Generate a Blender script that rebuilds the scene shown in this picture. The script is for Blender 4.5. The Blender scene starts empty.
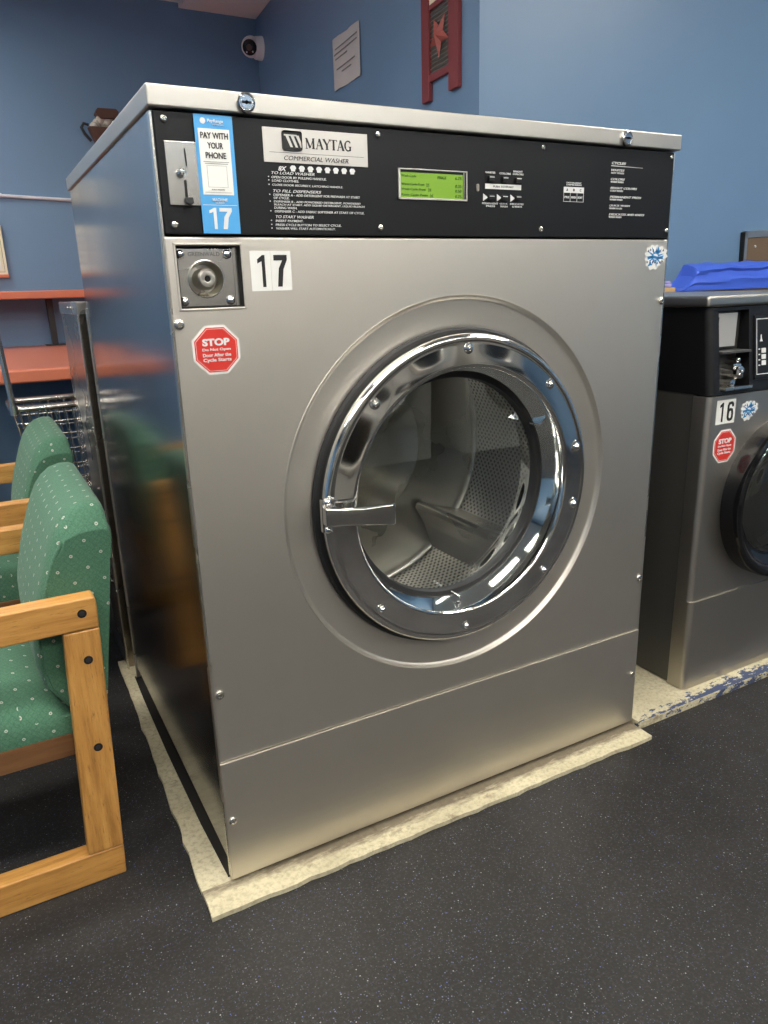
import bpy, bmesh, math, random
from mathutils import Vector, Matrix
random.seed(7)
PI = math.pi
C = bpy.context.scene.collection
sc = bpy.context.scene

# ------------------------------------------------------------------ materials
MATS = {}
def mat(name, color=(.5,.5,.5), rough=.5, metal=0.0, spec=.5, emit=None, estr=0.0, coat=0.0):
    m = bpy.data.materials.new(name); m.use_nodes = True
    b = m.node_tree.nodes['Principled BSDF']
    b.inputs['Base Color'].default_value = (*color, 1)
    b.inputs['Roughness'].default_value = rough
    b.inputs['Metallic'].default_value = metal
    b.inputs['Specular IOR Level'].default_value = spec
    if coat: b.inputs['Coat Weight'].default_value = coat
    if emit:
        b.inputs['Emission Color'].default_value = (*emit, 1)
        b.inputs['Emission Strength'].default_value = estr
    MATS[name] = m
    return m
def N(m, t, **kw):
    n = m.node_tree.nodes.new(t)
    for k, v in kw.items():
        if k in n.inputs.keys() if hasattr(n.inputs, 'keys') else False: n.inputs[k].default_value = v
        else: setattr(n, k, v)
    return n
def L(m, a, b): m.node_tree.links.new(a, b)
def bsdf(m): return m.node_tree.nodes['Principled BSDF']
def coords(m, scale=(1,1,1), kind='Object'):
    tc = N(m, 'ShaderNodeTexCoord'); mp = N(m, 'ShaderNodeMapping')
    mp.inputs['Scale'].default_value = scale
    L(m, tc.outputs[kind], mp.inputs['Vector']); return mp.outputs['Vector']
def noise(m, vec, scale, detail=4, rough=.55):
    n = N(m, 'ShaderNodeTexNoise'); n.inputs['Scale'].default_value = scale
    n.inputs['Detail'].default_value = detail; n.inputs['Roughness'].default_value = rough
    L(m, vec, n.inputs['Vector']); return n.outputs['Fac']
def ramp(m, fac, stops):
    r = N(m, 'ShaderNodeValToRGB'); L(m, fac, r.inputs['Fac'])
    el = r.color_ramp.elements
    while len(el) < len(stops): el.new(.5)
    for e, (p, c) in zip(el, stops):
        e.position = p; e.color = (*c, 1) if len(c) == 3 else c
    return r.outputs['Color']
def mrange(m, fac, a, b, c, d):
    r = N(m, 'ShaderNodeMapRange'); L(m, fac, r.inputs['Value'])
    for k, v in zip(('From Min','From Max','To Min','To Max'), (a,b,c,d)): r.inputs[k].default_value = v
    return r.outputs['Result']
def bump(m, h, strength, dist=.001):
    b = N(m, 'ShaderNodeBump'); b.inputs['Strength'].default_value = strength; b.inputs['Distance'].default_value = dist
    L(m, h, b.inputs['Height']); L(m, b.outputs['Normal'], bsdf(m).inputs['Normal']); return b
def mth(m, op, a, b=None, c=None):
    n = N(m, 'ShaderNodeMath', operation=op)
    for i, v in enumerate((a, b, c)):
        if v is None: continue
        if isinstance(v, (int, float)): n.inputs[i].default_value = v
        else: L(m, v, n.inputs[i])
    return n.outputs[0]
def mixc(m, fac, a, b):
    n = N(m, 'ShaderNodeMix', data_type='RGBA')
    if isinstance(fac, (int, float)): n.inputs[0].default_value = fac
    else: L(m, fac, n.inputs[0])
    for i, v in ((6, a), (7, b)):
        if isinstance(v, tuple): n.inputs[i].default_value = (*v, 1)
        else: L(m, v, n.inputs[i])
    return n.outputs[2]

def steel(name, base, r0, r1, grain=(1,1,60), bumpy=.03, blotch=.08):
    m = mat(name, base, (r0+r1)/2, 1.0)
    v = coords(m, grain); n1 = noise(m, v, 6, 3)
    v2 = coords(m, (1,1,1)); n2 = noise(m, v2, 2.3, 4)
    L(m, mrange(m, n2, .3, .7, r0, r1), bsdf(m).inputs['Roughness'])
    dark = tuple(x*(1-blotch) for x in base)
    L(m, mixc(m, mrange(m, n2, .35, .65, 0, 1), base, dark), bsdf(m).inputs['Base Color'])
    bump(m, n1, bumpy, .0006)
    return m
steel('steel_front', (.72,.68,.61), .42, .48, (40,40,1.2))
steel('steel_lid', (.53,.51,.465), .34, .42, (1.5,40,40), .03)
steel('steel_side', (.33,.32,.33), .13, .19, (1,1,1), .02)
steel('steel_edge', (.72,.70,.65), .22, .34, (1,1,1), .02)
steel('steel_plate', (.72,.70,.66), .22, .3, (1,1,1), .02)
steel('steel_sixteen', (.54,.51,.46), .38, .46, (40,40,1.2), .03)
steel('steel_cabinet', (.36,.315,.27), .24, .32, (1,1,1), .02)
chrome = mat('chrome', (.80,.79,.76), .07, 1.0)
n = noise(chrome, coords(chrome), 9, 2); bump(chrome, n, .10, .004)
mat('chrome_plain', (.82,.81,.79), .12, 1.0)
mat('screw_metal', (.75,.73,.68), .25, 1.0)
mat('hole_black', (.004,.004,.004), .7)
mat('rubber_black', (.008,.008,.009), .55)
pb = mat('panel_black', (.006,.0065,.008), .40, spec=.3)
n = noise(pb, coords(pb), 260, 2); bump(pb, n, .15, .0003)
mat('plastic_black', (.008,.008,.009), .38, spec=.35)
mat('gloss_black', (.006,.006,.007), .10)
mat('ink_white', (.72,.73,.72), .5)
mat('ink_grey', (.20,.20,.20), .6)
mat('ink_black', (.01,.01,.011), .5)
mat('label_white', (.80,.80,.76), .45)
mat('label_blue', (.075,.36,.72), .4)
mat('label_red', (.62,.035,.025), .4)
mat('splash_blue', (.04,.27,.60), .4)
mat('splash_navy', (.03,.06,.16), .4)
mat('lcd_green', (.17,.33,.025), .35, emit=(.19,.38,.03), estr=.16)
mat('lcd_ink', (.04,.12,.01), .5)
mat('silver_label', (.60,.58,.54), .42, .55)
mat('led_amber', (.3,.28,.25), .2)
mat('side_grey', (.10,.098,.09), .38, .5)
mat('red_paint', (.19,.028,.032), .5)
mat('star_red', (.34,.085,.07), .5)
mat('ribbed_tin', (.16,.17,.155), .45, .6)
mat('paper', (.50,.48,.47), .8)
mat('cream', (.80,.74,.55), .6)
mat('camera_white', (.80,.80,.80), .35)
mat('conduit_white', (.62,.64,.68), .4)
mat('rust_brown', (.10,.045,.03), .7)
mat('pale_fluff', (.55,.50,.42), .9)
mat('wire_chrome', (.66,.64,.60), .25, 1.0)
mat('cast_grey', (.10,.10,.10), .5, .6)
mat('dryer_enamel', (.34,.33,.305), .35)
mat('dryer_steel', (.55,.53,.48), .3, .9)
mat('ceiling_white', (.76,.75,.71), .8)
mat('ceiling_panel', (.84,.82,.78), .8)
mat('light_frame', (.7,.7,.68), .5)
mat('light_diffuser', (.9,.9,.85), .5, emit=(1.0,.955,.88), estr=33.0)
mat('dark_metal', (.02,.02,.022), .45)
mat('cork', (.15,.10,.06), .85)
mat('alu', (.50,.50,.50), .35, .9)
mat('ledge_wood', (.45,.30,.15), .6)
mat('base_black', (.016,.013,.011), .9)
mat('lavender', (.30,.28,.55), .7)

# orange laminate
o = mat('orange_laminate', (.60,.185,.105), .28)
# navy/blue painted walls
wm = mat('wall_blue', (.125,.215,.34), .38)
n = noise(wm, coords(wm), 1.4, 4)
L(wm, mixc(wm, mrange(wm, n, .3, .7, 0, 1), (.132,.228,.362), (.150,.252,.392)), bsdf(wm).inputs['Base Color'])
n = noise(wm, coords(wm), 120, 3); bump(wm, n, .12, .001)

# rubber floor with fine blue and white flecks
fm = mat('rubber_floor', (.02,.02,.022), .5, spec=.25)
def flecks(scale, keep, rad, off):
    v = coords(fm, (1,1,1)); ad = N(fm, 'ShaderNodeVectorMath', operation='ADD'); ad.inputs[1].default_value = (off, off*2, 0); L(fm, v, ad.inputs[0])
    vo = N(fm, 'ShaderNodeTexVoronoi'); vo.voronoi_dimensions = '2D'; vo.inputs['Scale'].default_value = scale; L(fm, ad.outputs[0], vo.inputs['Vector'])
    a = mth(fm, 'LESS_THAN', vo.outputs['Distance'], rad)
    sep = N(fm, 'ShaderNodeSeparateColor'); L(fm, vo.outputs['Color'], sep.inputs[0])
    k = mth(fm, 'GREATER_THAN', sep.outputs[0], keep)
    return mth(fm, 'MULTIPLY', a, k), sep.outputs[1]
v = coords(fm)
big = noise(fm, v, 2.2, 5, .6); fine = noise(fm, v, 160, 3, .7)
basec = mixc(fm, mrange(fm, big, .3, .7, 0, 1), (.0135,.0127,.0120), (.0275,.026,.0245))
basec = mixc(fm, mrange(fm, fine, .5, .75, 0, .5), basec, (.07,.068,.066))
f1, r1 = flecks(260, .84, .24, .0)
f2, r2 = flecks(140, .93, .17, 3.1)
c1 = ramp(fm, r1, [(0,(.04,.05,.12)), (.55,(.07,.075,.10)), (1,(.14,.14,.14))])
basec = mixc(fm, f1, basec, c1)
c2 = ramp(fm, r2, [(0,(.06,.08,.26)), (.6,(.14,.15,.20)), (1,(.30,.30,.30))])
basec = mixc(fm, f2, basec, c2)
L(fm, basec, bsdf(fm).inputs['Base Color'])
L(fm, mrange(fm, noise(fm, v, 5, 5), .3, .7, .38, .62), bsdf(fm).inputs['Roughness'])
bump(fm, noise(fm, v, 420, 2), .35, .0012)

# worn concrete curb
def concrete(name, paint=False):
    m = mat(name, (.5,.45,.3), .85)
    v = coords(m); a = noise(m, v, 7, 6, .6); b = noise(m, v, 90, 4, .7); s = noise(m, v, 18, 5, .65)
    c = mixc(m, mrange(m, a, .3, .7, 0, 1), (.66,.60,.41), (.47,.42,.28))
    c = mixc(m, mrange(m, b, .45, .7, 0, .7), c, (.30,.26,.17))
    c = mixc(m, mrange(m, s, .60, .70, 0, .7), c, (.17,.12,.075))
    if paint:
        tc = N(m, 'ShaderNodeTexCoord'); sp = N(m, 'ShaderNodeSeparateXYZ'); L(m, tc.outputs['Object'], sp.inputs[0])
        edge = mth(m, 'MULTIPLY', mrange(m, sp.outputs[1], -.02, .06, 1, 0), mth(m, 'ADD', mth(m, 'MULTIPLY', mth(m, 'GREATER_THAN', sp.outputs[1], -.0185), .35), .65))
        w = noise(m, coords(m, (14,30,30)), 2.2, 5, .7)
        rightward = mrange(m, sp.outputs[0], 1.08, 1.5, -.10, .04)
        t = mth(m, 'ADD', mth(m, 'MULTIPLY', edge, .45), mth(m, 'ADD', w, rightward))
        c = mixc(m, mrange(m, t, .80, .84, 0, 1), c, (.045,.065,.13))
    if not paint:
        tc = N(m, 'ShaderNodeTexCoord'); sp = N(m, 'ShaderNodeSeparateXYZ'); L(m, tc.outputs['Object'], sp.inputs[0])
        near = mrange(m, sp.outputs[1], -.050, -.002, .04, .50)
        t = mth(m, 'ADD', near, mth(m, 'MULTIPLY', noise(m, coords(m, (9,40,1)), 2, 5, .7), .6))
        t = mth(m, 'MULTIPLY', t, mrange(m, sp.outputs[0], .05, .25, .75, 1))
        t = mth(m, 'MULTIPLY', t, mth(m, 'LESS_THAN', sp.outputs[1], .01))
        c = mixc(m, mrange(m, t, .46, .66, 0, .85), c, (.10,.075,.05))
    L(m, c, bsdf(m).inputs['Base Color']); bump(m, b, .5, .004)
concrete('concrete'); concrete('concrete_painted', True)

# perforated drum wall (UV: arc length, depth in metres)
dm = mat('drum_perforated', (.76,.74,.70), .28, 1.0)
tc = N(dm, 'ShaderNodeTexCoord'); sp = N(dm, 'ShaderNodeSeparateXYZ'); L(dm, tc.outputs['UV'], sp.inputs[0])
P_ = .0125
def dots(m, u, v, pu, pv, r, ou=0, ov=0):
    a = mth(m, 'SUBTRACT', mth(m, 'FRACT', mth(m, 'ADD', mth(m, 'DIVIDE', u, pu), ou)), .5)
    b = mth(m, 'SUBTRACT', mth(m, 'FRACT', mth(m, 'ADD', mth(m, 'DIVIDE', v, pv), ov)), .5)
    a = mth(m, 'MULTIPLY', a, pu); b = mth(m, 'MULTIPLY', b, pv)
    d = mth(m, 'SQRT', mth(m, 'ADD', mth(m, 'MULTIPLY', a, a), mth(m, 'MULTIPLY', b, b)))
    return mth(m, 'LESS_THAN', d, r)
u, v = sp.outputs[0], sp.outputs[1]
hole = mth(dm, 'MAXIMUM', dots(dm, u, v, P_*1.5, P_*1.3, .0035), dots(dm, u, v, P_*1.5, P_*1.3, .0035, .5, .5))
band = mth(dm, 'MULTIPLY', mth(dm, 'GREATER_THAN', v, .115), mth(dm, 'LESS_THAN', v, .465))
hole = mth(dm, 'MULTIPLY', hole, band)
L(dm, mixc(dm, hole, (.76,.74,.70), (.012,.012,.012)), bsdf(dm).inputs['Base Color'])
L(dm, mth(dm, 'SUBTRACT', 1.0, hole), bsdf(dm).inputs['Metallic'])
steel('drum_smooth', (.66,.64,.58), .22, .34, (1,1,1), .05)

# thin door glass: transparent with fresnel reflection
def glass(name, tint, extra):
    m = bpy.data.materials.new(name); m.use_nodes = True; nt = m.node_tree
    nt.nodes.remove(nt.nodes['Principled BSDF']); out = nt.nodes['Material Output']
    t = N(m, 'ShaderNodeBsdfTransparent'); t.inputs[0].default_value = (*tint, 1)
    g = N(m, 'ShaderNodeBsdfGlossy'); g.inputs['Roughness'].default_value = .015
    g.inputs['Color'].default_value = (.9,.95,.95,1)
    lw = N(m, 'ShaderNodeFresnel'); lw.inputs[0].default_value = 1.5
    ms = N(m, 'ShaderNodeMixShader')
    L(m, mth(m, 'ADD', mth(m, 'MULTIPLY', lw.outputs[0], 1.9), extra), ms.inputs[0])
    L(m, t.outputs[0], ms.inputs[1]); L(m, g.outputs[0], ms.inputs[2]); L(m, ms.outputs[0], out.inputs[0])
    MATS[name] = m
glass('door_glass', (.93,.95,.93), .07)
glass('dark_glass', (.85,.85,.85), .04)

# oak
def oak(name, along):
    m = mat(name, (.5,.28,.1), .42)
    sc_ = {'x': (1.2,14,14), 'z': (14,14,1.2), 'y': (14,1.2,14)}[along]
    v = coords(m, sc_)
    a = noise(m, v, 5, 6, .65); w = noise(m, coords(m, tuple(s*5 for s in sc_)), 6, 3, .7)
    c = ramp(m, a, [(.25,(.27,.12,.028)), (.5,(.49,.24,.060)), (.75,(.64,.35,.10))])
    c = mixc(m, mrange(m, w, .60, .72, 0, .75), c, (.17,.08,.025))
    L(m, c, bsdf(m).inputs['Base Color']); bump(m, w, .15, .001)
oak('oak_x', 'x'); oak('oak_z', 'z')
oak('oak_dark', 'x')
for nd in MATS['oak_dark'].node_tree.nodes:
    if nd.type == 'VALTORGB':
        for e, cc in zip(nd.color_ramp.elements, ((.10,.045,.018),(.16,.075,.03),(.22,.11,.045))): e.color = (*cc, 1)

# green upholstery: diamond quilting and small pale dots, in UV metres
gm = mat('green_fabric', (.05,.2,.13), .85)
bsdf(gm).inputs['Sheen Weight'].default_value = .08; bsdf(gm).inputs['Sheen Roughness'].default_value = .5
tc = N(gm, 'ShaderNodeTexCoord'); sp = N(gm, 'ShaderNodeSeparateXYZ'); L(gm, tc.outputs['UV'], sp.inputs[0])
u, v = sp.outputs[0], sp.outputs[1]
dd = mth(gm, 'MAXIMUM', dots(gm, u, v, .052, .052, .0030), dots(gm, u, v, .052, .052, .0030, .5, .5))
dc = mth(gm, 'MAXIMUM', dots(gm, u, v, .052, .052, .0012), dots(gm, u, v, .052, .052, .0012, .5, .5))
tri1 = mth(gm, 'ABSOLUTE', mth(gm, 'SUBTRACT', mth(gm, 'FRACT', mth(gm, 'DIVIDE', mth(gm, 'ADD', u, v), .013)), .5))
tri2 = mth(gm, 'ABSOLUTE', mth(gm, 'SUBTRACT', mth(gm, 'FRACT', mth(gm, 'DIVIDE', mth(gm, 'SUBTRACT', u, v), .013)), .5))
line = mth(gm, 'LESS_THAN', mth(gm, 'MINIMUM', tri1, tri2), .07)
fine = noise(gm, coords(gm), 350, 2, .7)
gc = mixc(gm, mrange(gm, fine, .3, .7, 0, 1), (.034,.112,.062), (.072,.180,.108))
gc = mixc(gm, mth(gm, 'MULTIPLY', line, .35), gc, (.015,.085,.055))
gc = mixc(gm, mth(gm, 'MULTIPLY', dd, .85), gc, (.42,.47,.40))
gc = mixc(gm, dc, gc, (.22,.09,.09))
L(gm, gc, bsdf(gm).inputs['Base Color']); bump(gm, fine, .4, .0015)

# blue tarp
tm = mat('tarp_blue', (.05,.12,.62), .45)

# ------------------------------------------------------------------ geometry helpers
class G:
    def __init__(s): s.bm = bmesh.new()
    def _add(s, tmp, M=None, mi=0):
        if M is not None: bmesh.ops.transform(tmp, matrix=M, verts=tmp.verts)
        for f in tmp.faces: f.material_index = mi
        me = bpy.data.meshes.new('tmp'); tmp.to_mesh(me); tmp.free(); s.bm.from_mesh(me); bpy.data.meshes.remove(me)
        return s
    def box(s, x0, x1, y0, y1, z0, z1, bev=0.0, seg=2, M=None, mi=0):
        t = bmesh.new(); bmesh.ops.create_cube(t, size=1)
        for v in t.verts: v.co = Vector(((x0+x1)/2+v.co.x*(x1-x0), (y0+y1)/2+v.co.y*(y1-y0), (z0+z1)/2+v.co.z*(z1-z0)))
        if bev: bmesh.ops.bevel(t, geom=list(t.edges), offset=bev, segments=seg, profile=.5, affect='EDGES')
        return s._add(t, M, mi)
    def cyl(s, p0, p1, r, seg=20, r2=None, bev=0.0, mi=0):
        p0, p1 = Vector(p0), Vector(p1); d = p1-p0
        t = bmesh.new(); bmesh.ops.create_cone(t, cap_ends=True, segments=seg, radius1=r, radius2=r if r2 is None else r2, depth=d.length)
        if bev:
            es = [e for e in t.edges if any(len(f.verts) > 4 for f in e.link_faces)]
            bmesh.ops.bevel(t, geom=es, offset=bev, segments=2, profile=.5, affect='EDGES')
        M = Matrix.Translation((p0+p1)/2) @ d.to_track_quat('Z', 'Y').to_matrix().to_4x4()
        return s._add(t, M, mi)
    def ball(s, c, r, sc_=(1,1,1), u=20, v=12, M=None, mi=0):
        t = bmesh.new(); bmesh.ops.create_uvsphere(t, u_segments=u, v_segments=v, radius=r)
        MM = Matrix.Translation(Vector(c)) @ Matrix.Diagonal((*sc_, 1))
        if M is not None: MM = M @ MM
        return s._add(t, MM, mi)
    def lathe(s, cx, cz, prof, seg=96, y_axis=True, M=None, mi=0, a0=0, a1=2*PI):
        """profile of (radius, y) turned about the line x=cx, z=cz parallel to y"""
        t = bmesh.new(); full = abs(a1-a0-2*PI) < 1e-6; rings = []
        nseg = seg if full else seg+1
        for r, y in prof:
            ring = []
            if r < 1e-6:
                vv = t.verts.new((cx, y, cz)); ring = [vv]*nseg
            else:
                for i in range(nseg):
                    a = a0+(a1-a0)*i/seg
                    ring.append(t.verts.new((cx+r*math.cos(a), y, cz+r*math.sin(a))))
            rings.append(ring)
        for A, B in zip(rings, rings[1:]):
            for i in range(seg):
                j = (i+1) % nseg
                vs = []
                for w in (A[i], A[j], B[j], B[i]):
                    if w not in vs: vs.append(w)
                if len(vs) >= 3: t.faces.new(vs)
        return s._add(t, M, mi)
    def prism(s, pts, d0, d1, M=None, bev=0.0, mi=0, plane='xz'):
        """polygon pts in the plane, extruded d0..d1 along the remaining axis"""
        t = bmesh.new()
        def P(p, d): return {'xz': (p[0], d, p[1]), 'xy': (p[0], p[1], d), 'yz': (d, p[0], p[1])}[plane]
        a = [t.verts.new(P(p, d0)) for p in pts]; b = [t.verts.new(P(p, d1)) for p in pts]
        t.faces.new(a); t.faces.new(b[::-1])
        for i in range(len(pts)):
            j = (i+1) % len(pts); t.faces.new((a[i], b[i], b[j], a[j]))
        bmesh.ops.recalc_face_normals(t, faces=t.faces)
        if bev: bmesh.ops.bevel(t, geom=list(t.edges), offset=bev, segments=2, profile=.5, affect='EDGES')
        return s._add(t, M, mi)
    def tube(s, pts, r, seg=10, closed=False, mi=0):
        t = bmesh.new(); pts = [Vector(p) for p in pts]; n = len(pts); rings = []
        up = None
        for i, p in enumerate(pts):
            if closed: d = pts[(i+1) % n]-pts[i-1]
            else: d = pts[min(i+1, n-1)]-pts[max(i-1, 0)]
            d.normalize()
            if up is None: up = d.orthogonal().normalized()
            up = (up-d*up.dot(d)).normalized(); w = d.cross(up)
            rings.append([t.verts.new(p+r*(math.cos(2*PI*k/seg)*up+math.sin(2*PI*k/seg)*w)) for k in range(seg)])
        for i in range(n if closed else n-1):
            A, B = rings[i], rings[(i+1) % n]
            for k in range(seg): t.faces.new((A[k], A[(k+1) % seg], B[(k+1) % seg], B[k]))
        if not closed: t.faces.new(rings[0][::-1]); t.faces.new(rings[-1])
        return s._add(t, None, mi)
    def mesh(s, me, M=None):
        t = bmesh.new(); t.from_mesh(me); return s._add(t, M)

def uvbox(bm):
    uv = bm.loops.layers.uv.verify()
    for f in bm.faces:
        n = f.normal; a = max(range(3), key=lambda i: abs(n[i]))
        for l in f.loops:
            c = l.vert.co
            l[uv].uv = ((c.y, c.z), (c.x, c.z), (c.x, c.y))[a]
def link(name, me, parent=None, **props):
    o = bpy.data.objects.new(name, me); C.objects.link(o)
    if parent is not None: o.parent = parent
    for k, v in props.items(): o[k] = v
    return o
def origin_of(p):
    v = Vector((0,0,0))
    while p is not None: v += p.location; p = p.parent
    return v
def obj(name, g, material, parent=None, smooth=38, recalc=True, uv=True, **props):
    bm = g.bm
    if recalc: bmesh.ops.recalc_face_normals(bm, faces=bm.faces)
    bm.normal_update()
    if uv: uvbox(bm)
    if smooth:
        lim = math.radians(smooth)
        for e in bm.edges:
            if len(e.link_faces) == 2 and e.calc_face_angle(0) > lim: e.smooth = False
        for f in bm.faces: f.smooth = True
    off = origin_of(parent)
    if parent is None and 'at' in props: off = Vector(props['at'])
    at = props.pop('at', None)
    if off.length > 0: bmesh.ops.translate(bm, verts=bm.verts, vec=-off)
    me = bpy.data.meshes.new(name); bm.to_mesh(me); bm.free()
    for m in (material if isinstance(material, (list, tuple)) else [material]): me.materials.append(MATS[m])
    o = link(name, me, parent, **props)
    if smooth and smooth < 55:
        wn = o.modifiers.new('normals', 'WEIGHTED_NORMAL'); wn.keep_sharp = True; wn.weight = 60
    if at is not None and parent is None: o.location = at
    return o
def thing(name, loc, label, cat, group=None):
    o = bpy.data.objects.new(name, None); C.objects.link(o); o.location = loc
    o.empty_display_size = .1; o['label'] = label; o['category'] = cat
    if group: o['group'] = group
    return o
def structure(name, g, material, **kw):
    return obj(name, g, material, None, kind='structure', **kw)
def cut(o, g):
    me = bpy.data.meshes.new('cut'); bmesh.ops.recalc_face_normals(g.bm, faces=g.bm.faces); g.bm.to_mesh(me); g.bm.free()
    c = bpy.data.objects.new('cut', me); C.objects.link(c)
    c.location = origin_of(o.parent)*0
    off = origin_of(o.parent)+o.location*0
    me.transform(Matrix.Translation(-off)); c.parent = o.parent
    o.modifiers.clear(); md = o.modifiers.new('b', 'BOOLEAN'); md.operation = 'DIFFERENCE'; md.solver = 'EXACT'; md.object = c
    bpy.context.view_layer.update()
    dg = bpy.context.evaluated_depsgraph_get()
    new = bpy.data.meshes.new_from_object(o.evaluated_get(dg))
    o.modifiers.clear(); old = o.data; o.data = new
    bpy.data.objects.remove(c)
    bm = bmesh.new(); bm.from_mesh(new)
    for f in bm.faces: f.smooth = True
    for e in bm.edges: e.smooth = not (len(e.link_faces) == 2 and e.calc_face_angle(0) > math.radians(30))
    bm.to_mesh(new); bm.free()
    wn = o.modifiers.new('normals', 'WEIGHTED_NORMAL'); wn.keep_sharp = True

FONT_CACHE = {}
def text_mesh(body, bold=0.0, shear=0.0, space=1.0):
    key = (body, bold, shear, space)
    if key in FONT_CACHE: return FONT_CACHE[key]
    if 'Q' in body: bold = 0.0
    cu = bpy.data.curves.new('t', 'FONT'); cu.body = body; cu.offset = bold; cu.shear = shear
    cu.space_character = space; cu.resolution_u = 3; cu.extrude = .01
    o = bpy.data.objects.new('t', cu); C.objects.link(o); bpy.context.view_layer.update()
    me = bpy.data.meshes.new_from_object(o.evaluated_get(bpy.context.evaluated_depsgraph_get()))
    bpy.data.objects.remove(o)
    xs = [v.co.x for v in me.vertices]; ys = [v.co.y for v in me.vertices]
    FONT_CACHE[key] = (me, min(xs), max(xs), min(ys), max(ys)); return FONT_CACHE[key]
def stroke(g, pts, w, x0, z0, sx, sz, y, d=.0006):
    P = [Vector((x0+p[0]*sx, z0+p[1]*sz)) for p in pts]; Lf, Rt = [], []
    for i, p in enumerate(P):
        a = (p-P[i-1]).normalized() if i else None; b = (P[i+1]-p).normalized() if i < len(P)-1 else None
        t_ = (a+b).normalized() if a and b else (a or b); n_ = Vector((-t_.y, t_.x)); k = 1/max(.5, n_.dot(Vector((-(a or b).y, (a or b).x))))
        Lf.append(p+n_*w/2*k); Rt.append(p-n_*w/2*k)
    for i in range(len(P)-1): g.prism([Lf[i],Lf[i+1],Rt[i+1],Rt[i]], y-d, y)
def digit(g, ch, x0, x1, z0, z1, y):
    w, h = x1-x0, z1-z0; t_ = .30*w
    if ch == '1':
        xm = x0+.66*w
        g.prism([(xm-t_/2-.01*w,z0),(xm+t_/2,z0),(xm+t_/2,z1),(xm-t_*.25,z1),(x0+.08*w,z1-.13*h),(x0+.08*w,z1-.26*h),(xm-t_/2-.01*w,z1-.19*h)], y-.0006, y)
    elif ch == '7':
        g.prism([(x0,z1),(x1,z1),(x1,z1-.15*h),(x0+.70*w,z1-.45*h),(x0+.56*w,z0),(x0+.22*w,z0),(x0+.36*w,z1-.42*h),(x0+.64*w,z1-.17*h),(x0,z1-.17*h)], y-.0006, y)
    else:
        e_ = t_/2/w; f_ = t_/2/h
        stroke(g, [(1-e_,.74),(1-e_,.85),(.72,1-f_),(.5,1-f_+.01),(.26,1-f_-.02),(e_,.80),(e_,.20),(.26,f_+.02),(.5,f_-.01),(.74,f_+.02),(1-e_,.18),(1-e_,.40),(.74,.57),(.5,.60),(.26,.55),(e_,.44)], t_, x0, z0, w, h, y)
def serif_word(g, x0, x1, z0, z1, y):
    lets = {'M':1.15,'A':.95,'Y':.92,'T':.86,'G':.92}; tot = sum(lets[c] for c in 'MAYTAG')+.05*5-.35; u_ = (x1-x0)/tot; h = z1-z0; x = x0
    for i, ch in enumerate('MAYTAG'):
        S = lambda pts, w: stroke(g, [(p[0], p[1]*h/u_) for p in pts], w*1.2*u_, x, z0, u_, u_, y)
        B = lambda a, b, z: S([(a,z),(b,z)], .055)
        if ch == 'M':
            S([(.12,0),(.12,1)],.06); S([(.14,.97),(.55,.08)],.17); S([(.55,.08),(.96,.97)],.06); S([(.95,0),(.95,1)],.18); B(0,.26,.02); B(.78,1.12,.02); B(0,.20,.98); B(.9,1.12,.98)
        if ch == 'A':
            S([(.12,0),(.46,1)],.06); S([(.46,1),(.82,0)],.18); B(.24,.66,.34); B(0,.24,.02); B(.66,.96,.02)
        if ch == 'Y':
            S([(.10,1),(.48,.45)],.17); S([(.86,1),(.5,.45)],.06); S([(.48,0),(.48,.48)],.18); B(.30,.66,.02); B(-.02,.26,.98); B(.72,.98,.98)
        if ch == 'T':
            S([(.43,0),(.43,1)],.18); B(0,.86,.97); S([(.03,.82),(.03,1)],.05); S([(.83,.82),(.83,1)],.05); B(.26,.60,.02)
        if ch == 'G':
            S([(.80,.80),(.66,.95),(.46,.98),(.24,.86),(.13,.5),(.24,.14),(.46,.02),(.66,.06),(.76,.18)],.11); S([(.16,.75),(.13,.5),(.16,.25)],.16); S([(.76,.02),(.76,.42)],.15); B(.56,.92,.42)
        x += (lets[ch]+.05-(.10 if ch in 'AYT' else 0))*u_
XZ = Matrix(((1,0,0,0),(0,0,-1,0),(0,1,0,0),(0,0,0,1)))   # text plane facing -y
def put_text(g, body, x0, x1, z0, z1, y, bold=.0, shear=0.0, space=1.0, M=None, depth=.0008, fitw=True):
    """letters filling the box x0..x1, z0..z1 on the plane y, facing -y"""
    me, a, b, c, d = text_mesh(body, bold, shear, space)
    sy = (z1-z0)/(d-c); sx = (x1-x0)/(b-a) if fitw else sy
    T = Matrix.Translation((x0, y, z0)) @ XZ @ Matrix.Diagonal((sx, sy, depth/.02, 1)) @ Matrix.Translation((-a, -c, .01))
    if M is not None: T = M @ T
    g.mesh(me, T)
def rect(g, x0, x1, z0, z1, y, t=.0008, M=None, bev=0):
    return g.box(x0, x1, y-t, y, z0, z1, bev, M=M)
def screw(parent, x, z, y=0.0, r=.0075, name='screw'):
    g = G(); g.lathe(x, z, [(0,y-.004),(r*.35,y-.0039),(r*.36,y-.002),(r*.5,y-.002),(r*.52,y-.004),(r*.9,y-.0028),(r,y-.0012),(r,y+.001)], 16)
    return obj(name, g, 'screw_metal', parent)

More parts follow.
